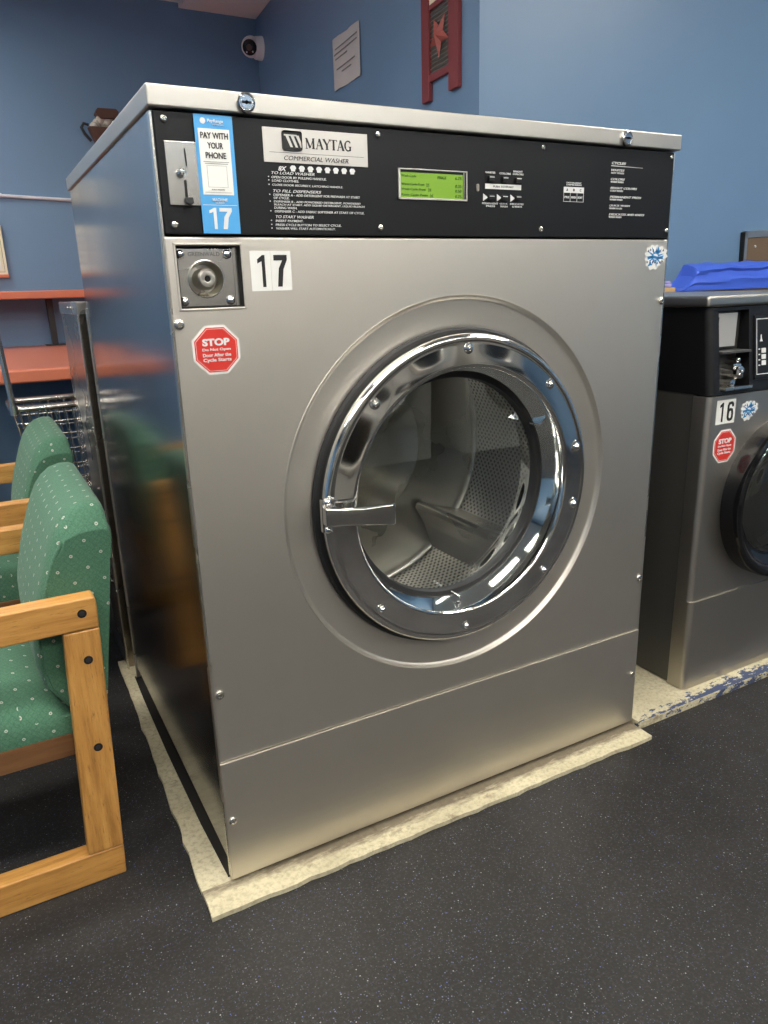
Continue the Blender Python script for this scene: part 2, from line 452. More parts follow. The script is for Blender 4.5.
# ------------------------------------------------------------------ room
FZ = -.02; CEIL = 2.66
al = math.radians(4.5); s4, c4 = math.sin(al), math.cos(al)
WB = Vector((1.4864, 3.5, 0)); K = Vector((1.289, .993, 0))
structure('floor', G().box(-3.0,4.35,-3.8,3.6,FZ-.1,FZ), 'rubber_floor')
structure('ceiling', G().box(-3.0,4.35,-3.8,3.6,CEIL,CEIL+.1), 'ceiling_white')
structure('wall_back', G().box(-3.0,1.55,3.5,3.6,FZ,CEIL), 'wall_blue')
structure('wall_alcove', G().prism([(WB.x,3.5),(K.x,K.y),(K.x+.12,K.y+.14),(WB.x+.12,3.5)], FZ, CEIL, plane='xy'), 'wall_blue')
e = K+Vector((c4,-s4,0))*3.1
structure('wall_right_back', G().prism([(K.x,K.y),(e.x,e.y),(e.x,e.y+.15),(K.x+.02,K.y+.15)], FZ, CEIL, plane='xy'), 'wall_blue')
structure('wall_right', G().box(4.35,4.45,-3.8,1.0,FZ,CEIL), 'wall_blue')
structure('wall_left', G().box(-3.1,-3.0,-3.8,3.6,FZ,CEIL), 'wall_blue')
structure('wall_front', G().box(-3.1,4.45,-3.9,-3.8,FZ,CEIL), 'wall_blue')
structure('trim_1', G().box(1.037,1.51,-.2,3.5,2.635,CEIL), 'ceiling_panel')

# curbs
g = G(); rnd = random.Random(3); pts = []
def wob(p, q, nrm, amp=.005, n=16):
    out = []
    for i in range(n):
        t = i/n; k = (rnd.random()-.5)*amp*(1 if 0 < i else 0)
        out.append((p[0]+(q[0]-p[0])*t+nrm[0]*k, p[1]+(q[1]-p[1])*t+nrm[1]*k))
    return out
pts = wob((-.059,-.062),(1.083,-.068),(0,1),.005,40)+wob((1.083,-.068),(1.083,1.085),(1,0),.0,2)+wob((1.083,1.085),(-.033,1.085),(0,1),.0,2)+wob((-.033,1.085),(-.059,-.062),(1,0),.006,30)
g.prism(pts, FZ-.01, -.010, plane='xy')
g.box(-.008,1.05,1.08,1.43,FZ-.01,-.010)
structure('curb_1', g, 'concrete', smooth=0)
g = G(); g.box(1.090,3.6,-.020,.93,FZ-.01,0,.003)
structure('curb_2', g, 'concrete_painted')

# ------------------------------------------------------------------ big washer
W, H, D = 1.08, 1.358, .935
wash = thing('washing_machine', (.54,.47,-.010), 'large stainless steel front-load commercial washer numbered 17 with a round porthole door', 'washing machine')
g = G()
g.box(0,.004,.004,D,.042,H); g.box(W-.004,W,.004,D,.042,H); g.box(.004,W-.004,D-.004,D,.042,H)
g.box(.004,W-.004,.06,D-.004,.042,.048); g.box(.004,W-.004,.01,D-.004,H-.004,H)
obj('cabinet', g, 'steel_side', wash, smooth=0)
for a in ((-.003,.008),(W-.008,W+.003)):
    g = G(); g.box(a[0],a[1],D-.008,D+.003,.0,1.075,.001); obj('rear_flange', g, 'steel_edge', wash)
g = G(); g.box(.016,W-.016,.03,D-.004,-.010,.0415); obj('plinth', g, 'base_black', wash, smooth=0)
g = G(); g.prism([(-.002,.02),(-.008,.2),(-.011,.5),(-.009,.8),(-.006,.95),(.0155,.95),(.0155,.02)], -.0098, -.0065, plane='xy'); obj('base_strip', g, 'base_black', wash, smooth=0)  # flat dark strip following the gap under the side panel's lower edge
# front panel with dish and coin recess
DX, DZ = .542, .704
g = G(); g.box(.0,W,.0,.012,.2635,1.1862,.004,3)
fp = obj('front_panel', g, 'steel_front', wash)
g = G(); g.cyl((DX,-.05,DZ),(DX,.05,DZ),.3825,160); cut(fp, g)
g = G(); g.box(.0165,.1195,-.05,.05,1.0790,1.1735,.004); cut(fp, g)
g = G(); g.lathe(DX, DZ, [(.3838,.0005),(.3828,-.0010),(.3808,-.0004),(.3790,.0030),(.3755,.0075),(.3720,.0090),(.330,.0105),(.322,.012),(.318,.018),(.318,.03),(.26,.03),(.26,.05),(.3835,.05),(.3835,.0005)], 160)
obj('door_surround', g, 'steel_front', wash)
# lower panel
g = G(); g.box(.0,W,-.0030,.010,.0,.2622,.0022,2); obj('lower_panel', g, 'steel_front', wash)
# left/right return strip of the front
for a in ((-.0015,.003),(W-.003,W+.0015)):
    g = G(); g.box(a[0],a[1],.0,.012,.004,H-.002,.001); obj('front_edge', g, 'steel_edge', wash)
# control panel
g = G(); g.box(.004,W-.004,-.003,.012,1.1885,1.3565,.002); cp = obj('control_panel', g, 'panel_black', wash)
for (x, z) in [(.0181,1.3454),(.0184,1.2013),(.3702,1.3464),(.3703,1.2013),(.7224,1.3463),(.7223,1.2024),(1.067,1.3470),(1.067,1.2030)]:
    screw(wash, x, z, -.003, .0052)
for (x, z) in [(.0105,1.0563),(.0135,.4042),(1.0710,1.0582),(1.069,.4025)]: screw(wash, x, z, -.0005, .0085)
for (x, z) in [(.0125,.1343),(1.066,.1402)]: screw(wash, x, z, -.0040, .0075)
# lid
g = G(); g.box(-.005,W+.005,-.012,D+.006,H+.001,1.389,.003,3); obj('lid', g, 'steel_lid', wash)
for x, z in ((.141,1.3735),(.9256,1.3725)):
    g = G(); g.lathe(x, z, [(0,-.018),(.0085,-.018),(.0088,-.0165),(.0105,-.0165),(.0115,-.0185),(.0138,-.017),(.0142,-.014),(.0142,-.010)], 28)
    lk = obj('lid_lock', g, 'chrome_plain', wash)
    g = G(); g.box(x-.0070,x+.0070,-.0190,-.0178,z-.0016,z+.0016); g.cyl((x,-.0190,z),(x,-.0178,z),.0026,12); obj('keyhole', g, 'hole_black', lk, smooth=0)
# coin slot plate
yP = -.003
g = G(); g.box(.0148,.0655,yP-.003,yP,1.2290,1.3165,.001)
coin = obj('coin_slot_plate', g, 'steel_plate', wash)
g = G()
M = Matrix.Translation((.0442,0,1.295)) @ Matrix.Rotation(math.radians(-2), 4, 'Y')
g.box(-.0010,.0010,yP-.0036,yP-.0028,-.012,.012,M=M); obj('slot', g, 'hole_black', coin, smooth=0); g = G(); g.box(.0385,.0425,yP-.0036,yP-.0028,1.2385,1.2640,.0003)
obj('slot', g, 'hole_black', coin, smooth=0)
g = G(); g.lathe(.0350, 1.2733, [(0,-.016),(.004,-.0155),(.0063,-.013),(.0066,-.009),(.0045,-.006),(.0045,-.004)], 24)
obj('coin_button', g, 'chrome_plain', coin)
g = G(); g.prism([(.0375,1.2395),(.0475,1.2395),(.0485,1.2310),(.0430,1.2290),(.0375,1.2320)], -.016, -.004, bev=.001)
obj('return_lever', g, 'dark_metal', coin)
# pay sticker
y = yP-.0031
g = G(); rect(g, .0612,.1198,1.1897,1.3550,y,.0006); st = obj('payment_sticker', g, 'label_blue', wash, smooth=0, label='light blue phone payment sticker with machine number')
g = G(); rect(g, .0662,.1138,1.2450,1.3360,y-.0006,.0004); obj('white_field', g, 'label_white', st, smooth=0)
g = G()
put_text(g,'PAY WITH',.0690,.1112,1.3225,1.3310,y-.0010,.018); put_text(g,'YOUR',.0785,.1025,1.3090,1.3175,y-.0010,.018); put_text(g,'PHONE',.0745,.1060,1.2955,1.3040,y-.0010,.018)
put_text(g,'PAY NOW',.0800,.1000,1.2515,1.2530,y-.0010,.0)
obj('lettering', g, 'ink_black', st, smooth=0)
g = G(); rect(g,.0705,.1100,1.2905,1.2912,y-.001,.0003); rect(g,.0725,.1080,1.2880,1.2887,y-.001,.0003); rect(g,.0690,.1110,1.2480,1.2485,y-.001,.0003)
for a in ((.0750,.1055,1.2855,1.2858),(.0750,.1055,1.2555,1.2558)): rect(g,*a,y-.001,.0003)
rect(g,.0750,.0753,1.2555,1.2858,y-.001,.0003); rect(g,.1052,.1055,1.2555,1.2858,y-.001,.0003)
obj('rule_lines', g, 'ink_grey', st, smooth=0)
g = G()
put_text(g,'PayRange',.0812,.1055,1.3435,1.3490,y-.0006,.015,.15); put_text(g,'payrange.com',.0890,.1055,1.3405,1.3425,y-.0006,.0)
g.lathe(.0745,1.3463,[(0,y-.0010),(.0042,y-.0010),(.0042,y)],20)
put_text(g,'MACHINE',.0795,.1025,1.2360,1.2400,y-.0006,.018); put_text(g,'NUMBER',.0840,.0980,1.2325,1.2345,y-.0006,.01)
rect(g,.0640,.1175,1.2302,1.2308,y-.0006,.0003)
digit(g,'1',.0715,.0865,1.1960,1.2265,y-.0006); digit(g,'7',.0885,.1080,1.1960,1.2265,y-.0006)
obj('lettering', g, 'ink_white', st, smooth=0)
# name plate
g = G(); g.box(.1675,.3498,yP-.0015,yP,1.2955,1.3452,.0006); npl = obj('name_plate', g, 'silver_label', wash, label='silver name plate')
g = G()
g.box(.1990,.2320,yP-.0021,yP-.0014,1.3135,1.3415,.0032,3)
serif_word(g,.2384,.3205,1.3180,1.3332,yP-.0014); rect(g,.1770,.3420,1.3098,1.3103,yP-.0014,.0004)
put_text(g,'COMMERCIAL WASHER',.2008,.3134,1.2995,1.3060,yP-.0014,.0,.25)
lo = obj('lettering', g, 'ink_black', npl, smooth=0)
g = G()
for k in range(3):
    x = .2045+k*.0088
    g.prism([(x,1.3355),(x+.0050,1.3355),(x+.0120,1.3185),(x+.0080,1.3185)], yP-.0026, yP-.0020)
g.prism([(.2025,1.3365),(.2240,1.3365),(.2245,1.3345),(.2025,1.3345)], yP-.0026, yP-.0020)
obj('emblem', g, 'silver_label', npl, smooth=0)
# instructions
g = G(); y = yP
put_text(g,'8X',.1905,.2045,1.2838,1.2905,y,.03,.3)
for k in range(8):
    x = .2155+k*.0150; z = 1.2880
    g.prism([(x+(p_[0]-x)*.86, z+(p_[1]-z)*.86) for p_ in [(x-.0060,z+.0005),(x-.0045,z+.0035),(x-.002,z+.0050),(x+.003,z+.0048),(x+.0055,z+.0025),(x+.0062,z-.0005),(x+.0045,z-.001),(x+.0035,z-.0050),(x-.0038,z-.0050),(x-.0045,z-.001)]], y-.0006, y)
lines = [(.1785,.2520,1.2793,'TO LOAD WASHER',1),(.1780,.2725,1.2733,'OPEN DOOR BY PULLING HANDLE.',0),(.1785,.2240,1.2684,'LOAD CLOTHES.',0),(.1785,.3020,1.2620,'CLOSE DOOR SECURELY, LATCHING HANDLE.',0),
 (.1795,.2625,1.2530,'TO FILL DISPENSERS',1),(.1795,.3330,1.2475,'DISPENSER A - ADD DETERGENT FOR PREWASH AT START',0),(.1795,.2060,1.2430,'OF CYCLE.',0),
 (.1795,.3335,1.2375,'DISPENSER B - ADD POWDERED DETERGENT, POWDERED',0),(.1795,.3410,1.2330,'BLEACH AT START. ADD LIQUID DETERGENT, LIQUID BLEACH',0),(.1795,.2185,1.2285,'DURING WASH.',0),
 (.1800,.3400,1.2232,'DISPENSER C - ADD FABRIC SOFTENER AT START OF CYCLE.',0),
 (.1810,.2465,1.2148,'TO START WASHER',1),(.1805,.2280,1.2090,'INSERT PAYMENT.',0),(.1800,.2960,1.2030,'PRESS CYCLE BUTTON TO SELECT CYCLE.',0),(.1805,.2850,1.1975,'WASHER WILL START AUTOMATICALLY.',0)]
for i, (x0,x1,z,tx,hd) in enumerate(lines):
    put_text(g, tx, x0, x1, z-.0008, z+(.0033 if hd else .0026), y, .002, .28 if hd else .1)
    if not hd and i not in (6,8,9): rect(g, .1725,.1742,z+.0006,z+.0022,y,.0005)
# cycles list
put_text(g,'CYCLES',.8998,.9380,1.3262,1.3307,y,.01,.3)
g.prism([(.8985,1.3240),(.9860,1.3228),(.9860,1.3223),(.8985,1.3228)], y-.0005, y)
for k, (t1, w1, t2) in enumerate([('WHITES',.036,'HOT WASH'),('COLORS',.038,'WARM WASH'),('BRIGHT COLORS',.074,'COLD WASH'),('PERMANENT PRESS',.088,'WARM WASH'),('QUICK WASH',.057,'WARM WASH'),('DELICATES AND KNITS',.100,'WARM WASH')]):
    z = 1.3135-k*.0165
    put_text(g,t1,.8992,.8992+w1,z,z+.0040,y,.008,.3); put_text(g,t2,.8992,.9340,z-.0048,z-.0015,y,.008,.1)
# button captions
put_text(g,'WHITES',.5905,.6125,1.2968,1.3000,y,.01); put_text(g,'COLORS',.6225,.6480,1.2962,1.2995,y,.01)
put_text(g,'BRIGHT',.6540,.6760,1.3010,1.3040,y,.01); put_text(g,'COLORS',.6530,.6780,1.2965,1.2995,y,.01)
put_text(g,'PERMANENT',.5840,.6200,1.2445,1.2475,y,.01); put_text(g,'PRESS',.5930,.6130,1.2400,1.2430,y,.01)
put_text(g,'QUICK',.6240,.6420,1.2445,1.2475,y,.01); put_text(g,'WASH',.6250,.6420,1.2400,1.2430,y,.01)
put_text(g,'DELICATES',.6480,.6795,1.2448,1.2478,y,.01); put_text(g,'& KNITS',.6530,.6760,1.2403,1.2433,y,.01)
# detergent table
put_text(g,'DETERGENT',.7840,.8220,1.2868,1.2893,y,.008); put_text(g,'DISPENSERS',.7840,.8220,1.2833,1.2858,y,.008)
rect(g,.7775,.8290,1.2700,1.2805,y,.0005)
for a in ((.7775,.8290,1.2538,1.2544),(.7775,.7781,1.2538,1.2805),(.7943,.7949,1.2538,1.2805),(.8115,.8121,1.2538,1.2805),(.8284,.8290,1.2538,1.2805)): rect(g,*a,y,.0006)
for x, t_ in ((.7800,'PRE'),(.7968,'WASH'),(.8138,'SOFT')): put_text(g,t_,x,x+.0125,1.2600,1.2640,y,.01)
for x in (.5862,.6173,.6485): g.prism([(x,1.2625),(x,1.2500),(x+.0105,1.2562)], y-.0006, y)
obj('lettering', g, 'ink_white', cp, smooth=0)
g = G()
for x, t_ in ((.7838,'A'),(.8008,'B'),(.8180,'C')): put_text(g,t_,x,x+.0040,1.2730,1.2775,y-.0006,.02)
obj('lettering', g, 'ink_black', cp, smooth=0)
g = G(); g.box(.5905,.6730,y-.0007,y,1.2708,1.2795); stp = obj('caption_strip', g, 'label_white', cp, smooth=0, label='white caption strip')
g = G(); put_text(g,'PUSH TO START',.6080,.6550,1.2735,1.2768,y-.0006,.01)
obj('lettering', g, 'ink_grey', cp, smooth=0)
for (x, z) in ((.6017,1.2883),(.6330,1.2880),(.6640,1.2878),(.6020,1.2560),(.6325,1.2562),(.6640,1.2564)):
    g = G(); g.box(x-.0065,x+.0065,y-.006,y,z-.0052,z+.0045,.0015); b = obj('button', g, 'plastic_black', wash)
    g = G(); g.box(x-.0052,x+.0052,y-.0066,y-.0056,z+.0012,z+.0024); obj('button_mark', g, 'ink_white', b, smooth=0)
g = G(); g.box(.5700,.5762,y-.003,y,1.2655,1.2785,.0028,3); obj('indicator_lamp', g, 'led_amber', wash)
# LCD
g = G(); x0,x1,z0,z1 = .4070,.5495,1.2480,1.2975
for a in ((x0,x0+.004,z0,z1),(x1-.0075,x1-.0065,z0,z1),(x1-.0020,x1,z0,z1),(x0,x1,z0,z0+.0030),(x0,x1,z1-.0020,z1)): g.box(a[0],a[1],y-.003,y,a[2],a[3],.0005)
dsp = obj('display', g, 'silver_label', wash, label='green backlit display')
g = G(); g.box(x0+.004,x1-.002,y-.0008,y,z0+.003,z1-.002); obj('display_well', g, 'plastic_black', dsp, smooth=0)
g = G(); g.box(x0+.0042,x1-.0090,y-.0016,y-.0006,z0+.0032,z1-.0062); obj('screen', g, 'lcd_green', dsp, smooth=0)
g = G(); yy = y-.0016
for z, a, aw, b_ in ((1.2830,'Wash Cycle',.030,'6.75'),(1.2700,'Warm Cycle Press',.046,'0.25'),(1.2620,'Wash Cycle Press',.049,'0.50'),(1.2530,'Rinse Cycle Press',.053,'0.75')):
    put_text(g,a,.4130,.4130+aw,z,z+.0048,yy,.0); put_text(g,b_,.5240,.5370,z,z+.0048,yy,.0)
put_text(g,'PRICE',.4870,.5050,1.2830,1.2875,yy,.0)
for k, z in enumerate((1.2700,1.2620,1.2530)):
    xx = .4650+.004*k; put_text(g,str(k+2),xx,xx+.0025,z,z+.0045,yy,.0)
    for q in ((xx-.0015,xx-.0010,z-.001,z+.0055),(xx+.0035,xx+.0040,z-.001,z+.0055)): rect(g,*q,yy,.0003)
obj('lettering', g, 'lcd_ink', dsp, smooth=0)
# coin drawer
g = G()
for a in ((.0165,.0185,1.079,1.1735),(.1175,.1195,1.079,1.1735),(.0165,.1195,1.079,1.081),(.0165,.1195,1.1715,1.1735)): g.box(a[0],a[1],.0,.040,a[2],a[3])
g.box(.0165,.1195,.036,.042,1.079,1.1735)
cd = obj('coin_drawer', g, 'hole_black', wash, smooth=0)
g = G()
for a in ((.0135,.0172,1.0760,1.1765),(.1188,.1225,1.0760,1.1765),(.0135,.1225,1.0760,1.0797),(.0135,.1225,1.1728,1.1765)): g.box(a[0],a[1],-.0012,.003,a[2],a[3],.001)
obj('drawer_frame', g, 'steel_front', cd)
g = G(); g.box(.0195,.1090,.008,.018,1.0815,1.1690,.002); g.box(.1090,.1172,.011,.034,1.081,1.171,.001)
cdf = obj('drawer_face', g, 'steel_plate', cd)
cut(cdf, G().cyl((.0620,-.02,1.1235),(.0620,.05,1.1235),.0275,48))
g = G(); g.lathe(.0620,1.1235,[(.0290,.0078),(.0275,.0070),(.0270,.009),(.0255,.022),(.022,.028),(.0160,.028)],48)
obj('lock_cup', g, 'drum_smooth', cd)
g = G(); g.lathe(.0620,1.1235,[(.0170,.030),(.0165,.006),(.0145,.001),(.0120,-.0015),(.007,-.0020),(.0048,-.0012),(.0045,.0085)],48)
obj('lock_barrel', g, 'steel_lid', cd)
g = G(); g.lathe(.0620,1.1235,[(0,.0006),(.0047,.0006),(.0047,.006)],20); g.box(.0612,.0628,-.0024,-.0016,1.1190,1.1280); obj('keyhole', g, 'hole_black', cd, smooth=0)
for x, z in ((.0245,1.1600),(.0985,1.1600),(.0245,1.0905),(.0985,1.0905)):
    g = G(); g.lathe(x,z,[(0,.0010),(.0045,.0022),(.0070,.0052),(.0072,.0090)],20); obj('rivet', g, 'chrome_plain', cd)
g = G(); put_text(g,'GREENWALD',.0370,.0870,1.1575,1.1635,.0079,.0,depth=.0005); obj('lettering', g, 'ink_grey', cd, smooth=0)
# number sticker and stop sticker
def number_sticker(parent, s, x0, x1, z0, z1, y):
    g = G(); xm = (x0+x1)/2
    rect(g,x0,xm-.0006,z0,z1,y,.0005); rect(g,xm+.0002,x1,z0,z1,y,.0005)
    o_ = obj('number_sticker', g, 'label_white', parent, smooth=0, label='white sticker with black '+s)
    g = G(); h = z1-z0; w = (x1-x0)/2
    digit(g,s[0],x0+w*.30,x0+w*.80,z0+h*.10,z1-h*.10,y-.0005)
    obj('numeral', g, 'ink_black', o_, smooth=0); g = G()
    digit(g,s[1],xm+w*.14,xm+w*.80,z0+h*.10,z1-h*.10,y-.0005)
    obj('numeral', g, 'ink_black', o_, smooth=0)
number_sticker(wash, '17', .1335,.2030,1.1030,1.1645, 0)
def octagon(cx, cz, rx, rz=None):
    rz = rz or rx
    return [(cx+rx*math.cos(PI/8+k*PI/4)/math.cos(PI/8), cz+rz*math.sin(PI/8+k*PI/4)/math.cos(PI/8)) for k in range(8)]
def stop_sticker(parent, cx, cz, r, y, sx=1.0):
    g = G(); g.prism(octagon(cx,cz,r*sx,r),y-.0005,y); o_ = obj('stop_sticker', g, 'label_white', parent, smooth=0, label='red and white octagonal stop sticker')
    g = G(); g.prism(octagon(cx,cz,r*.91*sx,r*.91),y-.0009,y-.0004); obj('red_field', g, 'label_red', o_, smooth=0)
    g = G()
    for k in range(8):
        a, b = octagon(cx,cz,r*.86*sx,r*.86)[k], octagon(cx,cz,r*.86*sx,r*.86)[(k+1) % 8]
        a2, b2 = octagon(cx,cz,r*.845*sx,r*.845)[k], octagon(cx,cz,r*.845*sx,r*.845)[(k+1) % 8]
        g.prism([a,b,b2,a2],y-.0012,y-.0008)
    def T(t,hw,z0,z1,b): put_text(g,t,cx-hw*r*sx,cx+hw*r*sx,cz+z0*r,cz+z1*r,y-.0008,b)
    T('STOP',.58,.17,.47,.045); T('Do Not Open',.60,-.06,.08,.022); T('Door After the',.60,-.27,-.13,.022); T('Cycle Starts',.60,-.51,-.33,.022)
    obj('lettering', g, 'ink_white', o_, smooth=0)
stop_sticker(wash, .0660, 1.0145, .0385, 0)
def splash_sticker(parent, cx, cz, w, h, y):
    rr = random.Random(5); pts = []; inner = []
    lobes = 13
    for k in range(lobes*4):
        a = 2*PI*k/(lobes*4); q = 1+.10*math.cos(lobes*a)+.10*math.sin(3*a+.8)+.06*math.sin(2*a)
        pts.append((cx+w*.5*q*math.cos(a)*.86, cz+h*.5*q*math.sin(a)*.86))
    g = G(); g.prism(pts,y-.0005,y); o_ = obj('splash_sticker', g, 'label_white', parent, smooth=0, label='white-edged sticker with a blue water splash')
    g = G()
    for k in range(11):
        a = 2*PI*k/11+.3; b = .17
        q = .66+.14*rr.random()
        g.prism([(cx+w*.5*.22*math.cos(a-b*2),cz+h*.5*.22*math.sin(a-b*2)),(cx+w*.5*q*math.cos(a),cz+h*.5*q*math.sin(a)),(cx+w*.5*.24*math.cos(a+b*2),cz+h*.5*.24*math.sin(a+b*2))],y-.0009,y-.0004)
    M = None
    g.prism([(cx-w*.32,cz-h*.02),(cx-w*.1,cz+h*.05),(cx+w*.12,cz-h*.01),(cx+w*.33,cz+h*.05),(cx+w*.30,cz-h*.07),(cx+w*.1,cz-h*.10),(cx-w*.12,cz-h*.05),(cx-w*.30,cz-h*.11)],y-.0009,y-.0004)
    g.prism([(cx+w*.02,cz+h*.12),(cx+w*.10,cz+h*.38),(cx+w*.18,cz+h*.14)],y-.0009,y-.0004); g.prism([(cx-w*.30,cz-h*.36),(cx-w*.20,cz-h*.16),(cx-w*.12,cz-h*.30)],y-.0009,y-.0004)
    obj('splash', g, 'splash_blue', o_, smooth=0)
    g = G()
    for r_ in range(2):
        for k in range(7):
            x = cx-w*.34+k*w*.10; z = cz+h*(.17 if r_ == 0 else -.24)+h*.03*math.sin(k*1.2)
            if (k+r_) % 3 == 0: g.prism([(x,z),(x+w*.07,z),(x+w*.05,z+h*.09)],y-.0012,y-.0008)
            elif (k+r_) % 3 == 1: g.box(x,x+w*.02,y-.0012,y-.0008,z,z+h*.09); g.box(x,x+w*.06,y-.0012,y-.0008,z+h*.03,z+h*.05)
            else: g.box(x,x+w*.06,y-.0012,y-.0008,z,z+h*.02); g.box(x+w*.02,x+w*.045,y-.0012,y-.0008,z+h*.03,z+h*.08)
    obj('lettering', g, 'splash_navy', o_, smooth=0)
splash_sticker(wash, 1.0440,1.1510,.074,.056,0)

# door
dx, dz = .541, .7048
g = G(); g.lathe(dx,dz,[(.316,.030),(.3225,.012),(.3225,.004),(.318,.001),(.312,.002),(.312,.03),(.316,.03)],160)
obj('door_gasket', g, 'rubber_black', wash)
door = G(); door.lathe(dx,dz,[(.304,.014),(.3115,.010),(.3125,.004),(.3125,-.016),(.3105,-.0205),(.306,-.0235),(.302,-.0240),(.2985,-.0232),(.2955,-.0226),(.2925,-.0228),(.275,-.0250),(.258,-.0268),(.2530,-.0268),(.2495,-.0250),(.2478,-.0215),(.2460,-.016),(.2405,.000),(.2360,.020),(.2330,.040),(.2330,.056),(.304,.056),(.304,.014)],192)
door = obj('door', door, 'chrome', wash, label='polished chrome porthole door')
g = G(); g.lathe(dx,dz,[(.2335,.034),(.2260,.036),(.2240,.042),(.2240,.054),(.2335,.054)],128); obj('glass_seal', g, 'rubber_black', door)
g = G(); g.lathe(dx,dz,[(0,.0495),(.12,.0495),(.226,.0490)],96); obj('glass', g, 'door_glass', door)
for ang in (90,45,12.5,-13.2,-45.5,-91,-135.5,135.5):
    a = math.radians(ang); x, z = dx+.2845*math.cos(a), dz+.2845*math.sin(a)
    r_ = .0088 if abs(ang) < 14 else .0068
    g = G(); g.lathe(x,z,[(0,-.0335),(r_*.5,-.0328),(r_*.9,-.0295),(r_,-.0262),(r_*1.5,-.0255),(r_*1.6,-.0235)],20); obj('rivet', g, 'chrome_plain', door)
for ang in (30.3,-91):
    a = math.radians(ang); M = Matrix.Translation((dx,0,dz)) @ Matrix.Rotation(-a, 4, 'Y')
    g = G(); g.box(.226,.240,-.004,.030,-.0025,.0025,.001,M=M); obj('glass_clip', g, 'chrome_plain', door)
# handle at the door's left edge
g = G(); g.box(.2190,.2470,-.0345,-.0240,.6845,.7470,.003)
hd = obj('door_handle', g, 'chrome_plain', door, label='chrome lever handle')
for z in (.7410,.6900):
    g = G(); g.lathe(.2300,z,[(0,-.0425),(.0045,-.0410),(.0075,-.0375),(.0078,-.0340)],18); obj('handle_bolt', g, 'chrome_plain', door)
g = G()
prof = [(.220,-.034),(.220,-.050),(.245,-.058),(.290,-.066),(.345,-.070),(.352,-.066),(.350,-.060),(.300,-.054),(.252,-.044),(.245,-.034)]
zb = {0:.0165,1:.0165,2:.0150,3:.0140,4:.0170,5:.0175,6:.0175,7:.0135,8:.0145,9:.0165}
t = bmesh.new()
A = [t.verts.new((p[0],p[1],.7175-zb[i]-(p[0]-.215)*.10)) for i,p in enumerate(prof)]; B = [t.verts.new((p[0],p[1],.7175+zb[i]-(p[0]-.215)*.06)) for i,p in enumerate(prof)]
t.faces.new(A); t.faces.new(B[::-1])
for i in range(10): t.faces.new((A[i],B[i],B[(i+1)%10],A[(i+1)%10]))
bmesh.ops.recalc_face_normals(t, faces=t.faces)
bmesh.ops.bevel(t, geom=list(t.edges), offset=.0025, segments=3, profile=.5, affect='EDGES'); g._add(t)
obj('handle_lever', g, 'chrome_plain', door)

# drum
RD = .375; Y0, Y1 = .095, .480
t = bmesh.new(); uvl = t.loops.layers.uv.new('UVMap'); segs = 144
ra = [[t.verts.new((dx+RD*math.cos(2*PI*i/segs), yy, dz+RD*math.sin(2*PI*i/segs))) for i in range(segs)] for yy in (Y0, .2, .3, .4, Y1)]
for k, (ya, yb) in enumerate(zip((Y0,.2,.3,.4), (.2,.3,.4,Y1))):
    for i in range(segs):
        j = (i+1) % segs; f = t.faces.new((ra[k][i], ra[k][j], ra[k+1][j], ra[k+1][i])); f.smooth = True
        for l, (uu, vv) in zip(f.loops, ((i,ya),(i+1,ya),(i+1,yb),(i,yb))): l[uvl].uv = (uu/segs*RD*2*PI, vv)
g = G(); g.bm.free(); g.bm = t
drum = obj('drum', g, 'drum_perforated', wash, recalc=False, uv=False)
g = G(); g.lathe(dx,dz,[(RD,Y1-.008),(RD-.006,Y1-.002),(RD-.02,Y1+.002),(.20,Y1+.012),(.19,Y1+.004),(.10,Y1+.002),(.09,Y1-.004),(0,Y1-.004)],128); obj('drum_back', g, 'drum_smooth', drum)
g = G(); g.lathe(dx,dz,[(RD,Y0),(RD-.01,Y0-.004),(.270,Y0-.010),(.262,Y0-.004),(.262,Y0+.012),(.268,Y0+.016),(.275,Y0+.004),(RD-.01,Y0+.006),(RD,Y0+.008)],128); obj('drum_lip', g, 'drum_smooth', drum)
g = G(); g.lathe(dx,dz,[(.318,.030),(.318,.048),(.262,.058),(.262,.083),(.40,.083),(.40,.06),(.318,.030)],96); obj('tub_seal', g, 'rubber_black', wash)
for ang in (-43,77,197):
    a = math.radians(ang); M = Matrix.Translation((dx,0,dz)) @ Matrix.Rotation(-a, 4, 'Y')
    g = G(); r0 = RD+.002
    g.prism([(r0,-.070),(r0,.070),(r0-.075,.030),(r0-.128,.012),(r0-.134,0),(r0-.128,-.012),(r0-.075,-.030)], Y0+.008, Y1-.004, M=M, bev=.003)
    obj('lifter', g, 'drum_smooth', drum, smooth=50)
# outer tub: dark shell behind the drum
g = G(); g.lathe(dx,dz,[(.41,.075),(.41,.55),(0,.55)],64); obj('outer_tub', g, 'dark_metal', wash)

# steel service cabinet behind
cab = thing('service_cabinet', (.5,1.2,-.010), 'plain stainless steel cabinet close behind the large washer, lower than it', 'cabinet')
cx0 = -.012; cy0 = 1.015; cy1 = 1.42; ct = 1.092
g = G(); g.box(cx0,1.0,cy0+.014,cy1,-.010,ct-.034); obj('body', g, 'steel_cabinet', cab, smooth=0)
g = G(); g.box(cx0-.004,1.004,cy0-.004,cy1+.004,ct-.034,ct,.003)
tp = obj('top_cap', g, 'steel_edge', cab)
for k in range(3):
    g = G(); y_ = 1.06+k*.07; g.cyl((cx0-.0065,y_,ct-.016),(cx0-.003,y_,ct-.016),.004,10); obj('rivet', g, 'screw_metal', tp)
g = G(); g.box(cx0-.003,cx0+.003,cy0-.002,cy0+.012,-.010,ct-.034,.001); fl = obj('front_flange', g, 'steel_edge', cab)
for z in (.25,.50,.75):
    g = G(); g.cyl((cx0-.0045,cy0+.005,z),(cx0-.002,cy0+.005,z),.003,10); obj('screw', g, 'screw_metal', fl)
